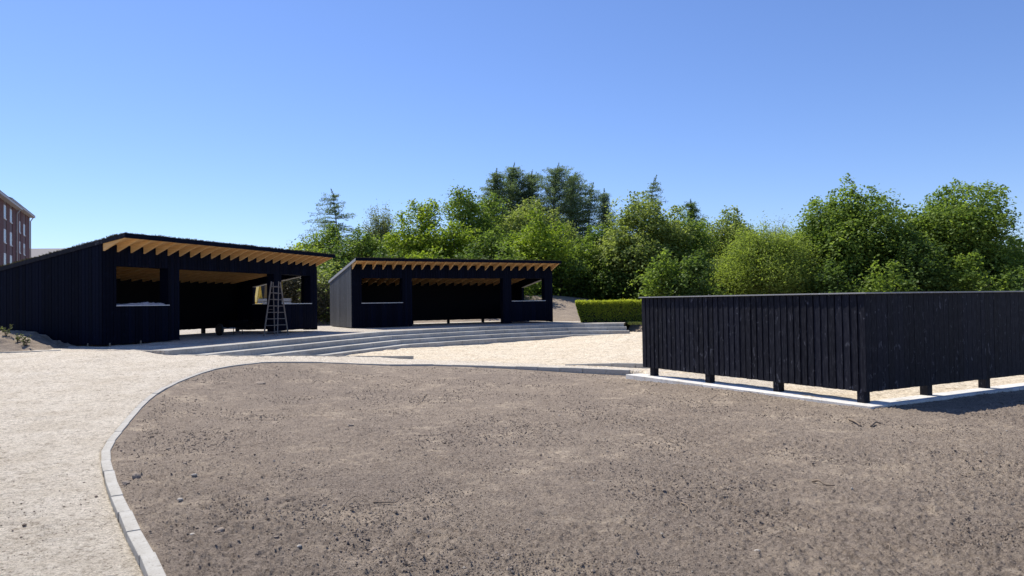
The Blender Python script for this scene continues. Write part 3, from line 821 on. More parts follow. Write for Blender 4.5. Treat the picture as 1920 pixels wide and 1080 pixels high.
def leaf_quads(C, nrm, size, aspect=.6, jitter=.5):
    """rhombic leaves: C (n,3) centres, nrm (n,3) normals, size (n)"""
    n = len(C); nn = nrm + rng.normal(0, jitter, (n, 3)); nn /= np.linalg.norm(nn, axis=1, keepdims=True)+1e-9
    t = rng.normal(0, 1, (n, 3)); t -= (t*nn).sum(1, keepdims=True)*nn; t /= np.linalg.norm(t, axis=1, keepdims=True)+1e-9
    b = np.cross(nn, t); s = size[:, None]
    return np.stack([C-t*s, C+b*s*aspect, C+t*s, C-b*s*aspect], 1)
def mound1(x, y):
    fr_ = 17.32 + (x+12.1)*.18
    return A1(x, y) - .02 + .44*float(S((y-fr_)/1.1)*S((-11.35-x)/2.3)*S((20.3+(-x-11)*.33-y)/.8))
def weed(px, py, z, h, label):
    q = at(px, py, mound1); z = mound1(*q); root = empty('weed', (q[0], q[1], z)); tag(root, label, 'plant', 'weeds on the soil mound')
    st = MB(); Q = []
    for k in range(9):
        a = random.uniform(0, 6.28); l = h*random.uniform(.5, 1); e = Vector((math.cos(a)*l*.55, math.sin(a)*l*.55, l))
        m_ = Vector((e.x*.4, e.y*.4, e.z*.6)); st.tube([(0, 0, -.04), m_, e], [.005, .004, .002], 5)
        for j in range(9):
            t = random.uniform(.35, 1); c = Vector((0, 0, 0)).lerp(e, t) + Vector((random.gauss(0, .02), random.gauss(0, .02), random.gauss(0, .02))); Q.append(c)
    st.build('stem', M_bark, root)
    C = np.array(Q); qd = leaf_quads(C, np.tile([0, 0, 1.], (len(C), 1)), rng.uniform(.02, .04, len(C)))
    V = qd.reshape(-1, 3); np_mesh('leaves', V, np.arange(len(V)).reshape(-1, 4), L_weed, root, attr=np.repeat(rng.random(len(C))*.5, 4))
weed(12, 630, 0, .30, 'pale green weed on top of the soil mound at the left edge')
weed(33, 641, 0, .22, 'middle weed of three on the slope of the soil mound')
weed(49, 650, 0, .32, 'pale green weed low on the mound beside the short pale plank')

# ------------------------------------------------------------------ clods, pebbles, twigs
def blob_template(n=1):
    b = bmesh.new(); bmesh.ops.create_icosphere(b, subdivisions=n, radius=1)
    v = np.array([p.co[:] for p in b.verts]); f = np.array([[q.index for q in fc.verts] for fc in b.faces]); b.free(); return v, f
tv, tf = blob_template(1)
def scatter(name, n, mat, inside, sizefn, region, zf, tpl=None):
    tv, tf = tpl if tpl is not None else (globals()['tv'], globals()['tf'])
    us = rng.uniform(region[0], region[1], n*3); ys = region[2]*np.exp(rng.random(n*3)*math.log(region[3]/region[2])); xs = us*ys
    sd = poly_sd(SOILP, xs, ys); ok = (sd > .06) if inside else (sd < -.1)
    xs, ys = xs[ok][:n], ys[ok][:n]; n = len(xs)
    s = sizefn(xs, ys, n); z = zf(xs, ys)
    an = rng.uniform(0, 6.28, n); sc = s[:, None]*rng.uniform(.65, 1.3, (n, 3))*np.array([1, 1, .7])
    dis = 1+rng.normal(0, .22, (n, len(tv)))
    v = tv[None]*dis[..., None]*sc[:, None, :]
    ca, sa = np.cos(an)[:, None], np.sin(an)[:, None]
    X = v[..., 0]*ca - v[..., 1]*sa + xs[:, None]; Y = v[..., 0]*sa + v[..., 1]*ca + ys[:, None]; Z = v[..., 2]+z[:, None]+s[:, None]*.25
    V = np.stack([X, Y, Z], -1).reshape(-1, 3); F_ = (tf[None]+np.arange(n)[:, None, None]*len(tv)).reshape(-1, 3)
    return np_mesh(name, V, F_, mat)
def csz(x, y, n):
    cl = S(.5+1.6*fbm(x, y, .7, 3)); e = np.exp(-((x+3.3)/1.6)**2)*S((11-y)/4)
    return np.exp(rng.normal(-5.5, .45, n))*(.6+.8*cl+.5*e)
octa = (np.array([(1,0,0),(-1,0,0),(0,1,0),(0,-1,0),(0,0,1),(0,0,-1)], float), np.array([(0,2,4),(2,1,4),(1,3,4),(3,0,4),(2,0,5),(1,2,5),(3,1,5),(0,3,5)]))
def csz2(x, y, n):
    cl = S(.5+1.7*fbm(x, y, .8, 3)); return np.exp(rng.normal(-5.25, .30, n))*(.66+.6*cl)*(.72+.045*y)
tag(scatter('earth_crumbs', 110000, M_clod, True, csz2, (-.8, .95, 3.2, 19), soil_h, octa), 'fine dark crumbs of earth covering the whole bare soil bed', 'crumbs', kind='stuff')
tag(scatter('soil_clods', 9000, M_clod, True, csz, (-.8, .95, 3.2, 16), soil_h), 'dark crumbs and clods of earth strewn over the bare soil bed', 'clods', kind='stuff')
tag(scatter('small_pebbles', 420, M_pebble, True, lambda x, y, n: np.exp(rng.normal(-5.2, .38, n)), (-.8, .95, 3.4, 13), soil_h), 'tiny pale pebbles scattered over the bare soil bed', 'pebbles', kind='stuff')
tag(scatter('path_crumbs', 900, M_clod, False, lambda x, y, n: np.exp(rng.normal(-5.9, .4, n))*(.5+1.0*np.exp(-((x+3.8)/.9)**2)), (-.75, -.2, 4, 12), lambda x, y: A(x, y)+.006), 'dark crumbs of earth spilled over the kerb onto the gravel path', 'crumbs', kind='stuff')
tv2, tf2 = blob_template(2)
def stone(px, py, r, mat, name, label, cat, flat=.6, seed=0):
    r = r*(.62 if mat is M_pebble else .85)
    rg = np.random.default_rng(seed+int(px))
    q = at(px, py, S1); z = float(soil_h(np.array([q[0]]), np.array([q[1]]))[0])
    d = 1 + .22*np.sin(tv2@rg.normal(0, 2.2, 3)+1) * 1 + rg.normal(0, .05, len(tv2))
    v = tv2*d[:, None]*r*np.array([1.25, .9, flat])
    o = np_mesh(name, v, tf2, mat, smooth=(mat is M_pebble)); o.location = (q[0], q[1], z+r*flat*.2); o.rotation_euler = (0, 0, rg.uniform(0, 6)); tag(o, label, cat)
stone(257, 897, .055, M_clod, 'earth_clod', 'largest dark clod of earth, just inside the kerb near the camera', 'clod', .8)
stone(235, 908, .042, M_clod, 'earth_clod', 'dark clod of earth between the largest clod and the kerb', 'clod', .6)
stone(364, 896, .032, M_pebble, 'stone', 'smooth pale stone lying alone to the right of the large dark clod', 'stone', .5)
stone(374, 889, .020, M_pebble, 'stone', 'small stone touching the far side of the smooth pale stone', 'stone', .5)
stone(338, 946, .032, M_pebble, 'stone', 'buff stone in the soil below the smooth pale stone', 'stone', .5)
stone(362, 1004, .026, M_pebble, 'stone', 'whitish stone near the bottom edge right of the kerb', 'stone', .6)
stone(488, 720, .10, M_clod, 'earth_clod', 'dark flat clod on the far side of the soil bed near the kerb bend', 'clod', .35)
stone(657, 798, .06, M_clod, 'earth_clod', 'dark flat clod alone in the middle distance of the soil bed', 'clod', .35)
stone(415, 998, .034, M_clod, 'earth_clod', 'dark clod near the bottom, right of the whitish stone', 'clod', .6)
stone(561, 1027, .022, M_pebble, 'stone', 'grey rounded stone near the bottom edge of the soil bed', 'stone', .8)
stone(1419, 1033, .026, M_pebble, 'stone', 'white flat stone near the bottom on the right side of the soil bed', 'stone', .4)
stone(608, 952, .022, M_clod, 'earth_clod', 'small dark clod on a pale dusty patch of soil', 'clod', .8)
stone(951, 883, .035, M_clod, 'earth_clod', 'oblong dark clod of earth near the centre of the soil bed', 'clod', .4)
stone(990, 996, .024, M_clod, 'earth_clod', 'round dark clod near the bottom centre of the soil bed', 'clod', .8)
def twig(pts, r, name, label):
    P = []
    for k, (px, py, h) in enumerate(pts):
        q = at(px, py, S1); z = float(soil_h(np.array([q[0]]), np.array([q[1]]))[0]); P.append(Vector((q[0], q[1], z+r+h)))
    c = catmull([tuple(p) for p in P], 6); base = Vector(c[0])
    mb = MB(); n = len(c); mb.tube([Vector(p)-base for p in c], [r*(1.1-.6*k/n)*random.uniform(.8, 1.2) for k in range(n)], 7)
    o = mb.build(name, M_rootw, smooth=True); o.location = base; tag(o, label, 'twig')
twig([(1524, 903, 0), (1536, 908, .02), (1548, 912, .0), (1565, 915, .01)], .012, 'broken_branch', 'broken piece of branch lying on the soil in front of the fence corner')
twig([(1592, 788, .0), (1603, 795, .02), (1614, 800, .0)], .016, 'broken_branch', 'grey stick lying closest below the fence corner, pointing down right')
twig([(1633, 801, 0), (1642, 797, .02), (1652, 797, .0)], .014, 'broken_branch', 'dark curved stick right of the grey stick below the fence corner')
twig([(700, 945, 0), (725, 947, .01), (745, 947, .02), (752, 940, .05)], .006, 'twig', 'thin dark root lying on the soil in the left foreground')
twig([(635, 965, 0), (652, 950, .02), (668, 941, .03), (690, 945, .01)], .0045, 'twig', 'thin arched twig left of the thin dark root')
twig([(1278, 944, 0), (1290, 955, .03), (1293, 965, .0)], .006, 'twig', 'small bent twig standing out of the soil right of centre')
twig([(800, 740, .0), (790, 752, .03), (780, 762, .0)], .006, 'twig', 'thin straight twig on the far part of the soil bed')
twig([(1665, 1022, 0), (1668, 1030, .03), (1669, 1038, .0)], .005, 'twig', 'short upright straw stalk near the bottom right')

# ------------------------------------------------------------------ hedge
hd = empty('trimmed_hedge', (2.98, 34.7, .45), math.atan2(-1.5, 8.5)); tag(hd, 'square trimmed green hedge with yellow tips behind the end of the steps', 'hedge')
HLn, HWd, HHt = 9.1, 1.0, 1.12
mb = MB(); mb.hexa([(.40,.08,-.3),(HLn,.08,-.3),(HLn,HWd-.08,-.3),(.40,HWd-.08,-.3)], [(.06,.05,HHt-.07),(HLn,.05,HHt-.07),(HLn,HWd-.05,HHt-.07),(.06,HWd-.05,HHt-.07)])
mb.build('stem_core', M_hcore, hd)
def hedge_leaves():
    C = []; Nn = []; T_ = []
    n = 26000
    u = rng.random(n)*HLn; v = rng.random(n); f = v < .52
    zz = np.sqrt(rng.random(n))*HHt - .12*0
    front = np.stack([u, np.zeros(n)+rng.normal(0, .025, n), zz*1.1-.1], -1)
    top = np.stack([u, rng.random(n)*HWd, HHt+rng.normal(-.01, .03, n)], -1)
    C = np.where(f[:, None], front, top); Nn = np.where(f[:, None], [0, -1., .5], [0, 0, 1.])
    m = 3500; zz = rng.random(m)*HHt; endp = np.stack([.36-.34*zz/HHt+rng.normal(0, .03, m), rng.random(m)*HWd, zz], -1)
    C = np.concatenate([C, endp]); Nn = np.concatenate([Nn, np.tile([-1., 0, .4], (m, 1))])
    keep = C[:, 0] > .34-.34*np.clip(C[:, 2], 0, 1)/HHt
    C, Nn = C[keep], Nn[keep]
    bum = fbm(C[:, 0], C[:, 2]+C[:, 1], .4, 3)*.05
    C = C + Nn*bum[:, None]
    tone = np.clip(.55*S((C[:, 2]-HHt+.22)/.2) + rng.random(len(C))*.15, 0, 1)
    qd = leaf_quads(C, Nn, rng.uniform(.022, .045, len(C)), .65, .7).reshape(-1, 3)
    np_mesh('leaves', qd, np.arange(len(qd)).reshape(-1, 4), L_hedge, hd, attr=np.repeat(tone, 4))
hedge_leaves()
# grass tuft patch by the end of the steps
n = 900; gxs = rng.uniform(5.35, 7.2, n); gys = rng.uniform(33.3, 34.4, n); gz = G(gxs, gys)
qd = np.stack([np.stack([gxs-.01, gys, gz-.02], -1), np.stack([gxs+.01, gys, gz-.02], -1), np.stack([gxs+rng.normal(0, .04, n)+.004, gys+rng.normal(0, .04, n), gz+rng.uniform(.04, .13, n)], -1), np.stack([gxs+rng.normal(0, .04, n)-.004, gys, gz+rng.uniform(.03, .1, n)], -1)], 1).reshape(-1, 3)
o = np_mesh('grass', qd, np.arange(len(qd)).reshape(-1, 4), L_weed, attr=np.repeat(rng.random(n)*.4, 4)); tag(o, 'rough pale grass beside the right end of the steps below the hedge', 'grass', kind='stuff')

# ------------------------------------------------------------------ trees
def limbs(mb, H, spread, n, r0_, seedr, lean=0, curve=.5):
    tips = []
    top = Vector((lean*H, 0, H)); mids = [Vector((lean*H*t*t + seedr.uniform(-.02, .02)*H, seedr.uniform(-.02, .02)*H, H*t)) for t in (0, .2, .4, .6, .8, 1)]
    mb.tube([mids[0]-Vector((0, 0, .3))]+mids[1:], [r0_*(1-.92*t) for t in (0, .2, .4, .6, .8, 1)], 7)
    for k in range(n):
        t = .18 + .75*k/n; p = mids[min(4, int(t*5))].lerp(mids[min(5, int(t*5)+1)], t*5-int(t*5))
        a = seedr.uniform(0, 6.28); l = spread*(1.05-.55*t)*seedr.uniform(.7, 1.05)
        e = p + Vector((math.cos(a)*l, math.sin(a)*l, l*curve*seedr.uniform(.6, 1.3)))
        m_ = p.lerp(e, .5) + Vector((0, 0, -.08*l)); rr_ = r0_*(.42-.28*t)
        mb.tube([p, m_, e], [rr_, rr_*.6, rr_*.15], 5, False); tips.append(e)
        for j in range(2):
            a2 = a+seedr.uniform(-.9, .9); l2 = l*.5; e2 = m_ + Vector((math.cos(a2)*l2, math.sin(a2)*l2, l2*.5)); mb.tube([m_, e2], [rr_*.4, rr_*.08], 4, False); tips.append(e2)
    return tips

def broad_points(rg, H, W, base, nl, dens, shape):
    """returns leaf centres, normals, tone. Crown = irregular stack of lobes with upright shoots"""
    lobes = []
    for k in range(nl):
        t = (k+.5)/nl; z = base + (H-base)*(.06+.86*t)
        prof = {'dome': math.sqrt(max(.02, 1-(max(0, t-.35)/.68)**2.0)), 'cone': 1.05-.72*t, 'round': math.sqrt(max(.05, 1-((t-.5)/.54)**2)), 'vase': .55+.5*math.sin(min(1, t*1.15)*math.pi*.75)}[shape]
        for j in range(3 if t < .85 else 2):
            a = rg.uniform(0, 2*math.pi); rad = W/2*prof; d = rad*rg.uniform(.30, .72)
            lobes.append((d*math.cos(a), d*math.sin(a), z+rg.normal(0, .04)*H, max(.45, rad*rg.uniform(.34, .52))))
    C = []; Nn = []; To = []
    for (lx, ly, lz, lr) in lobes:
        nc = max(8, int(13*lr*lr*dens))
        for c in range(nc):
            d = rg.normal(0, 1, 3); d /= np.linalg.norm(d); d[2] = d[2]*.9+.12
            rr_ = lr*rg.uniform(.72, 1.10)
            cc = np.array([lx, ly, lz]) + d*rr_*np.array([1, 1, .85])
            if cc[2] < base*.6: continue
            m = int(rg.uniform(24, 46)); cr = rg.uniform(.22, .50)
            q = rg.normal(0, 1, (m, 3))*np.array([cr, cr, cr*.42])
            q[:, 2] -= .25*(q[:, 0]**2+q[:, 1]**2)/cr
            C.append(cc+q); tn = np.array([d[0]*.35, d[1]*.35, .9]); Nn.append(np.tile(tn, (m, 1)))
            To.append(np.full(m, np.clip(.28+rg.normal(0, .16), 0, .8)))
    # shoots rising above the crown
    for k in range(int(4+W*1.6)):
        lx, ly, lz, lr = lobes[rg.integers(len(lobes)//3, len(lobes))]
        a = rg.uniform(0, 6.28); top = np.array([lx+math.cos(a)*lr*.6, ly+math.sin(a)*lr*.6, lz+lr*.7]); L = rg.uniform(.45, .95)*(.6+.05*H)
        m = int(130*L); t = rg.random(m); dv = np.array([rg.normal(0, .22), rg.normal(0, .22), 1.])
        q = top + dv*t[:, None]*L + rg.normal(0, 1, (m, 3))*(.30*(1-t)+.07)[:, None]
        C.append(q); Nn.append(np.tile([0, 0, 1.], (m, 1))); To.append(np.full(m, .35+rg.normal(0, .1)))
    return np.concatenate(C), np.concatenate(Nn), np.concatenate(To)

def conifer_points(rg, H, W, wind=.0, airy=False):
    C = []; Nn = []; To = []; br = []
    nw = int(H*(4.6 if not airy else 2.8))
    bend = lambda z: wind*H*.10*(z/H)**2.5
    side = rg.uniform(.8, 1.2, 12)
    for k in range(nw):
        t = k/nw; z = H*(.10+.88*t); rad = W*.66*(1-t)**.55*rg.uniform(.75, 1.15)+.14
        tone = .18+.35*rg.random()
        for j in range(8 if not airy else 6):
            a = rg.uniform(0, 6.28); l = rad*rg.uniform(.5, 1.12)*side[int(a/6.2832*12) % 12]
            if airy and rg.random() < .15: l *= 1.4
            d = np.array([math.cos(a)+wind*.5, math.sin(a), 0]); up = (.75 if t > .4 else .3)+rg.normal(0, .25)
            zj = 0 if airy else rg.normal(0, .3)
            zj = zj if not airy else 0
            if airy: up = .12+.4*t+rg.normal(0, .08)
            m = int((46 if not airy else 44)*(.35+l)); s_ = rg.random(m)**.75; wd = .06+(.30 if not airy else .16)*s_*(1-s_)*2
            q = np.array([bend(z), 0, z+zj*(1-t)]) + d*s_[:, None]*l + np.stack([rg.normal(0, 1, m)*wd, rg.normal(0, 1, m)*wd, up*s_*l - .30*s_*s_*l - rg.random(m)*(.30 if airy else .16)*s_ + rg.normal(0, .04, m)], -1)
            C.append(q); Nn.append(np.tile([0, 0, 1.], (m, 1))); To.append(np.full(m, tone+rg.normal(0, .05)))
            br.append((Vector((bend(z), 0, z)), Vector(tuple(q[np.argmax(s_)]))))
    m = 90; t = rg.random(m); zz = H*(.93+.09*t)
    C.append(np.stack([rg.normal(0, .12, m)*(1-t)+wind*H*.10*(zz/H)**2.5+wind*t*.25, rg.normal(0, .10, m)*(1-t), zz], -1)); Nn.append(np.tile([0, 0, 1.], (m, 1))); To.append(np.full(m, .3))
    return np.concatenate(C), np.concatenate(Nn), np.concatenate(To), br

def spray_points(rg, H, W, base, n_br, fine):
    """willow / birch: many fine arching branches with small leaves along them"""
    C = []; To = []; br = []
    for k in range(n_br):
        a = rg.uniform(0, 6.28); z0 = rg.uniform(.05, .6)*H; t = z0/H
        l = W/2*rg.uniform(.35, 1.0)*(1.0 if not fine else .8); zt_ = min(H, z0 + rg.uniform(.15, .62)*H*(1-.3*l/(W/2))); zt_ *= rg.uniform(.85, 1)
        p0 = np.array([0, 0, z0]); e = np.array([math.cos(a)*l, math.sin(a)*l, zt_]); hmax = base + (H-base)*math.sqrt(max(.03, 1-(l/(W/2*1.06))**2)); e[2] = min(e[2], hmax)
        m = int(rg.uniform(110, 190)*(.45 if fine else 1)); s = rg.random(m)**.6
        sp = .10+.30*s
        q = p0+(e-p0)*s[:, None]; q[:, 2] += .12*l*np.sin(s*math.pi)
        q += rg.normal(0, 1, (m, 3))*sp[:, None]*(.8 if not fine else .65); q[:, 2] -= rg.random(m)*.5*s
        C.append(q); To.append(np.full(m, .25+rg.random()*.3)); br.append((p0, e))
    C = np.concatenate(C); C = C[C[:, 2] > base*.3]; To = np.concatenate(To)[:len(C)]
    return C, np.tile([0, 0, 1.], (len(C), 1)), To, br

def tree(px, wpx, topy, D, kind, mat, label, name='broadleaf_tree', cat='tree', group='trees on the bank behind the sheds', seed=0, leaf=.098, dens=1.9, nl=6, shape='dome', base=.16, wind=0, boty=None, squash=1.0):
    rg = np.random.default_rng(int(px*7+topy)+seed); sr = random.Random(int(px*13+topy)+seed)
    x = (px-960)/F_PX*D; y = D
    hor = 575-.0147*px
    z = G1(x, y) - .05
    H = EYE + (hor-topy)/F_PX*D - z; W = wpx/F_PX*D
    root = empty(name, (x, y, z), rg.uniform(-.3, .3)); tag(root, label, cat, group)
    mb = MB(); br = []
    if kind == 'broad':
        C, Nn, To = broad_points(rg, H*.925, W, H*base, nl, dens, shape); limbs(mb, H*.85, W*.40, 9, .02*H+.04, sr, 0, .6)
    elif kind == 'conifer':
        C, Nn, To, br = conifer_points(rg, H, W, wind); mb.tube([(0, 0, -.2), (wind*H*.018, 0, H*.5), (wind*H*.10*.49, 0, H*.75), (wind*H*.10, 0, H)], [.015*H, .009*H, .005*H, .01], 7)
    elif kind == 'larch':
        C, Nn, To, br = conifer_points(rg, H, W, wind, True); mb.tube([(0, 0, -.2), (wind*H*.018, 0, H*.5), (wind*H*.10*.49, 0, H*.75), (wind*H*.10, 0, H)], [.015*H, .009*H, .005*H, .012], 7)
    else:
        C, Nn, To, br = spray_points(rg, H, W, H*base, int(150*dens), kind == 'birch'); mb.tube([(0, 0, -.2), (.1, 0, H*.4), (0, .1, H*.75)], [.012*H+.02, .009*H, .01], 7)
        for k in range(5): a = sr.uniform(0, 6.28); mb.tube([(0, 0, .1), (math.cos(a)*W*.1, math.sin(a)*W*.1, H*.4), (math.cos(a)*W*.2, math.sin(a)*W*.2, H*.8)], [.05, .035, .01], 5)
    for a, b_ in br[::2]:
        mb.tube([Vector(tuple(a)), Vector(tuple(b_))], [.022, .006], 4, False)
    mb.build('trunk', M_bark, root)
    sz = rg.uniform(.6, 1.25, len(C))*leaf
    asp = .65 if kind == 'broad' else (.22 if kind in ('conifer', 'larch') else .4)
    qd = leaf_quads(C, Nn, sz, asp, .55 if kind == 'broad' else .9).reshape(-1, 3)
    np_mesh('crown', qd, np.arange(len(qd)).reshape(-1, 4), mat, root, attr=np.repeat(To, 4))
    return root

TREES = [
 # px, width, top, D, kind, mat, opts, label
 (555, 62, 441, 46, 'birch', L_pale, dict(leaf=.10, dens=.45, base=.1), 'small pale sapling showing just above the roof of the ladder shed'),
 (636, 128, 352, 62, 'larch', L_needle, dict(leaf=.102, wind=-.5), 'tall dark larch with ragged branches, leftmost conifer above the trees', 'larch_tree'),
 (606, 105, 408, 53, 'broad', L_mid, dict(nl=6), 'dark rounded tree below the ragged larch at the left end of the wood'),
 (672, 110, 416, 52, 'broad', L_mid, dict(nl=6), 'mid green bushy tree right of the dark rounded tree below the larch'),
 (714, 84, 364, 66, 'birch', L_birch, dict(leaf=.09, dens=2.2, base=.15), 'thin wispy grey-green birch between the larch and the bright maple', 'birch_tree'),
 (795, 170, 356, 52, 'broad', L_bright, dict(nl=7, shape='cone'), 'bright green maple standing behind the left half of the farther shed'),
 (888, 120, 334, 54, 'broad', L_mid, dict(nl=8, shape='vase'), 'tall green maple with a pointed crown left of the conifer group'),
 (926, 98, 313, 64, 'conifer', L_needle, dict(leaf=.11, wind=.3), 'leftmost narrow conifer of the tall group', 'conifer_tree'),
 (956, 120, 303, 66, 'conifer', L_needle, dict(leaf=.11, wind=.4), 'tallest narrow conifer of the group, second from its left', 'conifer_tree'),
 (990, 116, 316, 66, 'conifer', L_needle, dict(leaf=.11, wind=.4), 'narrow conifer in the middle of the tall group', 'conifer_tree'),
 (1036, 140, 304, 64, 'conifer', L_needle, dict(leaf=.102, wind=.5), 'feathery windswept conifer right of the middle of the tall group', 'conifer_tree'),
 (1068, 126, 321, 66, 'conifer', L_needle, dict(leaf=.102, wind=.5), 'windswept conifer just right of the feathery one', 'conifer_tree'),
 (1102, 92, 341, 66, 'larch', L_needle, dict(leaf=.11, wind=.5), 'thin loose conifer at the right end of the tall group', 'conifer_tree'),
 (998, 150, 356, 56, 'broad', L_pale, dict(nl=7), 'pale green maple in front of the tall conifers'),
 (1020, 150, 402, 48, 'broad', L_bright, dict(nl=6), 'low bright yellow-green tree above the right end of the farther shed roof'),
 (1136, 46, 352, 66, 'conifer', L_needle, dict(leaf=.10), 'small lone dark spruce tip between the conifer group and the big pale maple', 'spruce_tree'),
 (1118, 120, 412, 50, 'broad', L_mid, dict(nl=6), 'mid green tree left of the big pale maple'),
 (1212, 185, 356, 49, 'broad', L_pale, dict(nl=8, leaf=.102), 'big rounded pale green maple above the hedge'),
 (1214, 74, 327, 60, 'larch', L_needle, dict(leaf=.102, wind=.7), 'windblown dark conifer tip sticking up behind the big pale maple', 'conifer_tree'),
 (1298, 58, 371, 62, 'conifer', L_dark, dict(leaf=.102), 'small dark spruce tip right of the big pale maple', 'spruce_tree'),
 (1290, 130, 388, 51, 'broad', L_mid, dict(nl=7), 'dark green tree right of the big pale maple, above the left end of the fence'),
 (1368, 150, 381, 55, 'broad', L_pale, dict(nl=7), 'rounded grey-green tree behind the yellow-green willow, to its left'),
 (1438, 205, 400, 44, 'willow', L_willow, dict(leaf=.075, dens=4.0, base=.02), 'feathery yellow-green willow bush behind the middle of the fence', 'willow_tree'),
 (1455, 84, 388, 58, 'birch', L_birch, dict(leaf=.07, dens=.7), 'wispy birch top above the left of the willow', 'birch_tree'),
 (1500, 90, 398, 58, 'birch', L_birch, dict(leaf=.07, dens=.8), 'wispy birch top between the willow and the large maples', 'birch_tree'),
 (1612, 235, 338, 45, 'broad', L_mid, dict(nl=9, leaf=.102), 'large spreading dark green maple behind the fence corner, left of a pair'),
 (1792, 215, 341, 45, 'broad', L_mid, dict(nl=9, leaf=.102, shape='vase'), 'large dark green maple with upright shoots, right of a pair'),
 (1888, 130, 452, 44, 'broad', L_mid, dict(nl=6), 'lower green tree at the right edge of the picture'),
 (2190, 230, 410, 48, 'broad', L_mid, dict(nl=6), 'farthest right green tree, well beyond the right edge'),
 (2010, 210, 430, 46, 'broad', L_mid, dict(nl=6), 'green tree beyond the right edge'),
 (1530, 110, 418, 50, 'broad', L_bright, dict(nl=6), 'yellowish green tree between the willow and the large spreading maple'),
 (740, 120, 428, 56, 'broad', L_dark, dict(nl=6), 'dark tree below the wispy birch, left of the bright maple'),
 (850, 110, 400, 50, 'broad', L_bright, dict(nl=6), 'bright leafy tree between the bright maple and the tall pointed maple'),
 (945, 130, 415, 50, 'broad', L_mid, dict(nl=6), 'deep green tree below the left conifers, above the shed roof'),
 (1700, 150, 440, 42, 'broad', L_dark, dict(nl=6), 'dark low tree in the gap between the two large maples'),
]
for t in TREES:
    nm = t[8] if len(t) > 8 else 'broadleaf_tree'
    tree(t[0], t[1], t[2], t[3], t[4], t[5], t[7], name=nm, **t[6])
# understorey
US = [(580, 90, 470, 44, L_bright), (640, 90, 462, 42, L_dark), (720, 120, 470, 45, L_dark), (800, 120, 462, 45, L_bright), (880, 120, 470, 44, L_dark), (960, 120, 468, 44, L_mid), (1050, 130, 462, 49, L_dark),
      (1110, 110, 478, 50, L_mid), (1175, 120, 468, 48.5, L_dark), (1240, 110, 462, 43, L_mid), (1310, 110, 470, 42, L_dark), (1345, 80, 490, 46, L_dark), (1530, 80, 490, 46, L_mid), (1570, 110, 490, 41, L_dark),
      (1650, 120, 500, 40, L_mid), (1740, 120, 495, 41, L_dark), (1830, 120, 490, 40, L_mid), (1920, 120, 498, 40, L_dark), (1140, 90, 512, 50, L_dark), (1070, 80, 505, 51, L_dark), (1270, 90, 510, 42, L_dark)]
whatk = {L_bright: 'bright green', L_dark: 'dark green', L_mid: 'mid green'}
near = {580:'behind the right end of the ladder shed roof',640:'between the two shed roofs',720:'behind the left end of the farther shed roof',800:'behind the left part of the farther shed roof',880:'behind the centre of the farther shed roof',960:'behind the right part of the farther shed roof',1050:'at the right end of the farther shed roof',
 1110:'on the bank above the left end of the hedge',1175:'above the middle of the hedge',1240:'behind the left end of the fence',1310:'behind the fence, left of the willow',1345:'at the left foot of the willow',1530:'at the right foot of the willow',1570:'behind the fence just left of its corner',
 1650:'behind the fence just right of its corner',1740:'below the gap between the large maples',1830:'below the right large maple',1920:'at the right edge of the picture',1140:'low on the bank crest behind the hedge',1070:'on the bank crest right of the farther shed',1270:'low behind the left part of the fence'}
for (px, w, ty_, D, mt) in US:
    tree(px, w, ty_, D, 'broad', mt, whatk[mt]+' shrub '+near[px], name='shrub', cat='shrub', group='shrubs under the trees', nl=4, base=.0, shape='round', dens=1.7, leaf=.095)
# dense back row so that the wood closes behind
for k, px in enumerate(range(600, 2000, 95)):
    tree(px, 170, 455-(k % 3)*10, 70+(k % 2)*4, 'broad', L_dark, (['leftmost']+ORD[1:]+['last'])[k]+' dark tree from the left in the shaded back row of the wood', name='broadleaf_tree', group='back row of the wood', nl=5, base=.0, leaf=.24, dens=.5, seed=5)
# shrubs between and behind the sheds
tree(622, 74, 496, 37.5, 'broad', L_pale, 'grey-green shrub filling the gap between the two sheds', name='shrub', cat='shrub', group='shrubs under the trees', nl=5, base=.0, shape='round', leaf=.08, dens=2.2)
tree(546, 120, 496, 39, 'willow', L_brown, 'brownish twiggy bush seen through the end window of the ladder shed', name='shrub', cat='shrub', group='shrubs under the trees', leaf=.06, dens=3.0, base=0)
tree(598, 60, 512, 37, 'willow', L_brown, 'twiggy brown bush at the far right corner of the ladder shed', name='shrub', cat='shrub', group='shrubs under the trees', leaf=.05, dens=1.0, base=0)

# ------------------------------------------------------------------ apartment building
ab = empty('apartment_building', (-63.2, 90.7, 0), math.atan2(.895, -.445)); tag(ab, 'dark red brick apartment block with white windows at the left edge', 'building')
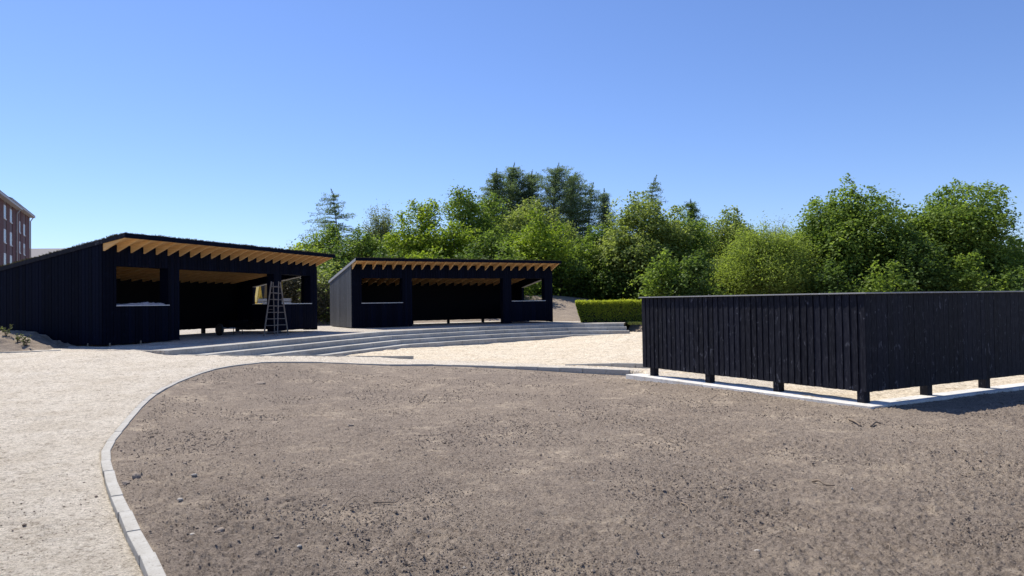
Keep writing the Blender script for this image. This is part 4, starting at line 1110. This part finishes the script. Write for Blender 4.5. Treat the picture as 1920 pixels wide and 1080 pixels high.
# local: +x along facade away from camera, -y = outward (towards the right)
FLO = [13.36, 10.46, 7.56, 4.66, 1.76]
def block(x0, x1, yo, eave, cols):
    w = MB(); edges = [x0]
    for c, ww in cols: edges += [c-ww/2-.25, c+ww/2+.25]
    edges.append(x1)
    for i in range(0, len(edges), 2): w.box(edges[i], edges[i+1], yo, yo+10, -.5, eave)
    w.build('brick_wall', M_brick, ab)
    for c, ww in cols:
        sp = MB(); a, b = c-ww/2-.25, c+ww/2+.25; prev = -.5
        for fz in FLO[::-1]:
            sp.box(a, b, yo+.06, yo+9.9, prev, fz-.80); sp.box(a, c-ww/2, yo+.06, yo+9.9, fz-.8, fz+.8); sp.box(c+ww/2, b, yo+.06, yo+9.9, fz-.8, fz+.8); prev = fz+.80
        sp.box(a, b, yo+.06, yo+9.9, prev, eave)
        sp.build('spandrel', M_brick2, ab)
        for fz in FLO:
            fr = MB(); x0_, x1_ = c-ww/2, c+ww/2
            for (a_, b_, c_, d_) in ((x0_, x0_+.2, fz-.8, fz+.8), (x1_-.2, x1_, fz-.8, fz+.8), (x0_+.2, x1_-.2, fz-.8, fz-.66), (x0_+.2, x1_-.2, fz+.66, fz+.8), (c-.07, c+.07, fz-.66, fz+.66)):
                fr.box(a_, b_, yo+.02, yo+.058, c_, d_)
            fr.box(x0_-.1, x1_+.1, yo-.04, yo+.058, fz-.92, fz-.82)
            f_ = fr.build('window', M_frame, ab)
            pn = MB(); pn.box(x0_+.2, x1_-.2, yo+.035, yo+.055, fz-.66, fz+.66); pn.build('pane', M_pane, f_)
    e = MB(); e.box(x0-.5, x1+.6, yo-.65, yo+10.6, eave, eave+.28); ev = e.build('eaves', M_gutter, ab)
    r = MB(); zr = eave+.30; h = 1.9; xm0, xm1 = x0+.5, x1-4.5
    r.add([(x0-.55, yo-.7, zr), (x1+.65, yo-.7, zr), (x1+.65, yo+10.7, zr), (x0-.55, yo+10.7, zr), (xm0, yo+5, zr+h), (xm1, yo+5, zr+h)], [(0, 1, 5, 4), (1, 2, 5), (2, 3, 4, 5), (3, 0, 4), (3, 2, 1, 0)])
    r.build('roof', M_rooft, ab)
    d = MB(); d.tube([(x1-.15, yo-.5, eave), (x1-.15, yo-.12, eave-.6), (x1-.15, yo-.12, 0)], [.08]*3, 8); d.build('downpipe', M_gutter, ab, smooth=True)
block(-22, 3.9, -.5, 14.6, [(-19, 1.5), (-14, 1.5), (-9, 1.5), (-4.0, 1.5), (.2, 1.5)])
block(3.95, 24.2, .55, 15.75, [(6.0, 1.9), (10.7, 1.5), (14.8, 1.1), (18.9, 1.5)])

# far house with pale tiled roof
hs = empty('small_house', (-81.9, 125, 0), R(6)); tag(hs, 'pale tiled house roof just above the ladder shed, right of the apartments', 'house')
mb = MB(); mb.box(-6.5, 4.6, 0, 8, -.5, 8.3); mb.build('wall', M_render, hs)
mb = MB(); mb.prism([(0, -.6, 8.2), (0, 4, 12.1), (0, 8.6, 8.2), (0, 8.6, 8.42), (0, 4, 12.32), (0, -.6, 8.42)], (11.6, 0, 0)); r_ = mb.build('roof', M_pale_roof, hs); r_.location = (-6.8, 0, 0)
mb = MB(); mb.prism([(0, 0, 8.3), (0, 8, 8.3), (0, 4, 11.9)], (.25, 0, 0)); g_ = mb.build('gable', M_frame, hs); g_.location = (4.35, 0, 0)
